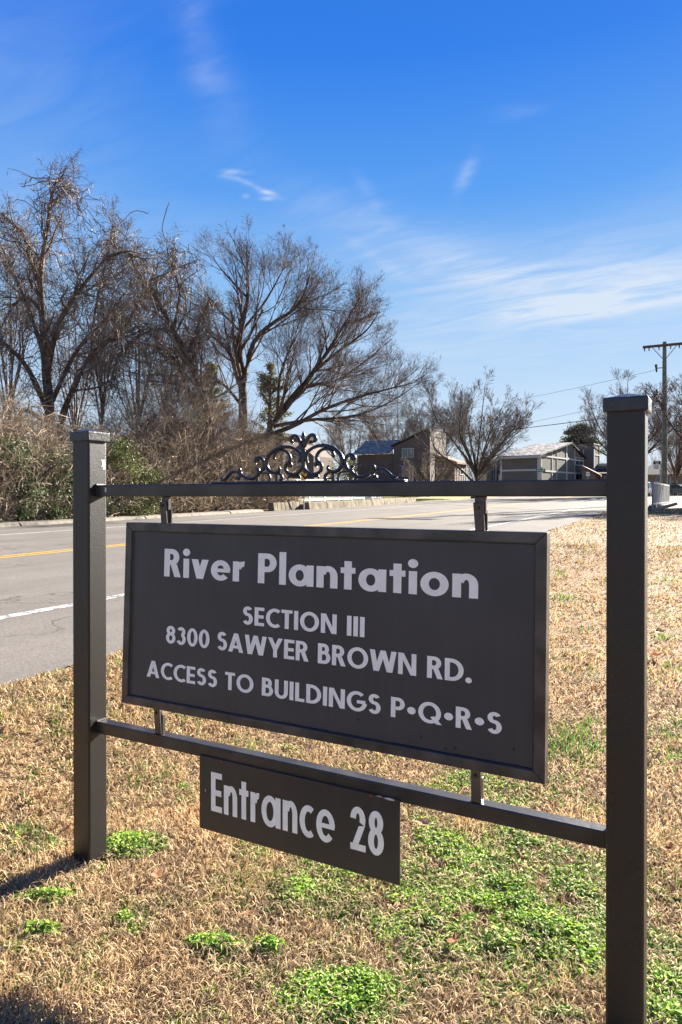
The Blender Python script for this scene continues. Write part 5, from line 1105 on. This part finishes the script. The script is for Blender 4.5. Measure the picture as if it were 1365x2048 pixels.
wm = patch_mask(X, Y, WP); keep = rg.random(len(X)) > wm*.55; X, Y, Rr, wm = X[keep], Y[keep], Rr[keep], wm[keep]
gm_ = patch_mask(X, Y, GP); isg = (rg.random(len(X)) < gm_*.85) | (rg.random(len(X)) < .035*(vnoise(X, Y, 1.1, 9) > .55))
tint = vnoise(X, Y, 2.3, 4)*.5+vnoise(X, Y, 9., 5)*.5
c_d = np.array([.37, .25, .125]); c_l = np.array([.70, .50, .28]); u = np.clip((tint-.5)*1.3+rg.random(len(X))*.9, 0, 1)[:, None]; cols = c_d*(1-u)+c_l*u; far_dim = (.62+.38*(1-sm(7., 20., Y)))[:, None]*(1-.25*(vnoise(X, Y, .35, 31) > .55)*sm(9., 16., Y))[:, None]; cols = cols*far_dim  # tones down backlit glow by darkening blade colour along the far verge, blotched too
w_r = rg.random(len(X)) < .08; cols[w_r] = cols[w_r]*np.array([.62, .5, .42])
gcol = np.array([.10, .2, .028])*rg.uniform(.6, 1.6, (len(X), 1)); cols = np.where(isg[:, None], gcol, cols)
Lb = rg.uniform(.018, .047, len(X))*(1+.03*np.minimum(Rr, 20))*(.45+1.1*vnoise(X, Y, 5., 6)); Lb = np.where(isg, Lb*1.35, Lb); Wd = np.maximum(.0016, .00078*np.minimum(Rr, 14))*rg.uniform(.6, 1.3, len(X))*np.where(isg, .8, 1)
tl = np.abs(rg.normal(.5, .5, len(X)))+.5*vnoise(X, Y, 7., 23); tl = np.where(isg, tl*.6, tl)
blades(X, Y, Lb, Wd, cols, tl, rg, 'dormant_grass', 'short straw coloured winter grass with green tufts around the sign', M['straw'])
# matted thatch lying flat between the upright blades
X, Y, Rr = sample(105000, 1.3, 6., rg); k = (X-curve(Y) > ENEAR+.05); X, Y, Rr = X[k], Y[k], Rr[k]
cols = np.array([.5, .37, .22])*rg.uniform(.3, 1.3, (len(X), 1)); blades(X, Y, rg.uniform(.03, .07, len(X)), np.maximum(.0016, .0007*Rr), cols, rg.uniform(1.0, 1.35, len(X)), rg, 'grass_thatch', 'flattened dead grass lying between the upright blades', M['straw'], .014)
# chickweed
X, Y, Rr = sample(560000, 1.5, 4.6, rg, -.6, .6); m_ = patch_mask(X, Y, WP); br = vnoise(X, Y, 17, 7)*.45+vnoise(X, Y, 6, 8)*.35+vnoise(X, Y, 40, 18)*.2
k = (rg.random(len(X)) < np.clip((m_-.15-(br-.5)*1.8)*2.3, 0, 1)*.65) & (X-curve(Y) > ENEAR+.1); X, Y, m_, br = X[k], Y[k], m_[k], br[k]; n = len(X)
if n > 120000: i = rg.choice(n, 120000, False); X, Y, m_, br = X[i], Y[i], m_[i], br[i]; n = 120000
hm = np.clip(m_*1.3-.2, .1, 1)*(.45+.75*vnoise(X, Y, 11, 12)); Z = gz(X, Y)+hm*.036*rg.random(n)**.5
Cn = np.stack([X, Y, Z], 1); nrm = rg.standard_normal((n, 3))*.55; nrm[:, 2] = np.abs(nrm[:, 2])+.75; nrm /= np.linalg.norm(nrm, axis=1, keepdims=True)
a_ = np.cross(nrm, rg.standard_normal((n, 3))); a_ /= np.linalg.norm(a_, axis=1, keepdims=True); b_ = np.cross(nrm, a_); sz = (rg.uniform(.0030, .0062, n)*np.where(rg.random(n) < .25, 1.6, 1.))[:, None]
rim = [Cn-a_*sz*1.15, Cn-a_*sz*.35+b_*sz*.8+nrm*sz*.25, Cn+a_*sz*.6+b_*sz*.6+nrm*sz*.2, Cn+a_*sz*1.25, Cn+a_*sz*.6-b_*sz*.6+nrm*sz*.2, Cn-a_*sz*.35-b_*sz*.8+nrm*sz*.25]
V = np.stack(rim, 1).reshape(-1, 3); i = np.arange(n)[:, None]*6; Fq = np.concatenate([i+np.array([0, 1, 2, 3]), i+np.array([0, 3, 4, 5])])
cc = np.array([.22, .36, .055])*rg.uniform(.5, 1.5, (n, 1))*(.6+.8*vnoise(X, Y, 8, 21))[:, None]*(.55+.6*0.+.35); yl = rg.random(n) < .12; cc[yl] *= np.array([1.8, 1.35, .9])
link('chickweed', npmesh('chickweed', V, Fq, cols=np.repeat(cc, 6, 0)), M['weed'], label='patches of low bright green chickweed in the lawn around the sign', cat='weeds', kind='stuff')
# fallen leaves, one by one
M['oak'] = mat('fallen_leaf', (.24, .1, .045), .7, .2, var=.35, vscale=60, trans=.2)
M['oak2'] = mat('fallen_leaf_pale', (.36, .22, .13), .7, .2, var=.35, vscale=60, trans=.2)
lv = [(848, 1660, .035, 1, 'pale brown leaf in the chickweed right of the small plate'), (910, 1900, .032, 0, 'rust brown leaf standing in chickweed left of the near post base'), (1340, 1717, .03, 0, 'red-brown leaf in straw grass right of the near post'),
      (137, 1675, .028, 0, 'red-brown leaf just left of the far post base'), (313, 1765, .026, 0, 'rust leaf in straw grass below the green patch by the far post'), (1313, 1318, .05, 0, 'dark star-shaped leaf in grass right of the near post'), (1186, 1320, .05, 0, 'small orange leaf between the panel and the near post, upper one'),
      (1186, 1385, .05, 0, 'small orange leaf between the panel and the near post, lower one'), (78, 1610, .03, 0, 'brown leaf in grass at the left edge'), (1205, 1222, .06, 1, 'pale leaf lying in grass just left of the near post'), (60, 1648, .03, 1, 'pale crumpled leaf left of the far post'), (270, 1560, .03, 1, 'pale leaf just right of the far post below the lower rail'),
      (1318, 1270, .06, 1, 'pale crumpled leaf in grass near the right edge'), (500, 1845, .022, 0, 'brown curled leaf in straw grass below the small plate')]
for px, py, sz_, pal, lab in lv:
    p = G(px, py); n_ = 14; rgl = np.random.default_rng(int(px*7+py)); up_ = .03; rot = rgl.uniform(0, 6.28); tiltv = rgl.uniform(.2, .7)
    V = [(0, 0, 0)]
    for q_ in range(n_):
        t = 2*math.pi*q_/n_; rad_ = sz_*(.55+.45*abs(math.cos(2.5*t)))*rgl.uniform(.85, 1.1); x, y = rad_*math.cos(t)*1.2, rad_*math.sin(t)*.8; V.append((x, y, .45*y*y/sz_+.25*x*x/sz_))
    V = np.array(V); c, s_ = math.cos(tiltv), math.sin(tiltv); V = np.stack([V[:, 0], V[:, 1]*c-V[:, 2]*s_, V[:, 1]*s_+V[:, 2]*c], 1); c, s_ = math.cos(rot), math.sin(rot); V = np.stack([V[:, 0]*c-V[:, 1]*s_, V[:, 0]*s_+V[:, 1]*c, V[:, 2]], 1)
    me = bpy.data.meshes.new('leaf'); me.from_pydata([tuple(map(float, v)) for v in V], [], [(0, 1+q_, 1+(q_+1) % n_) for q_ in range(n_)])
    o = link('fallen_leaf', me, M['oak2' if pal else 'oak'], label=lab, cat='leaf', group='leaves fallen in the grass'); o.location = (p[0], p[1], p[2]+up_)
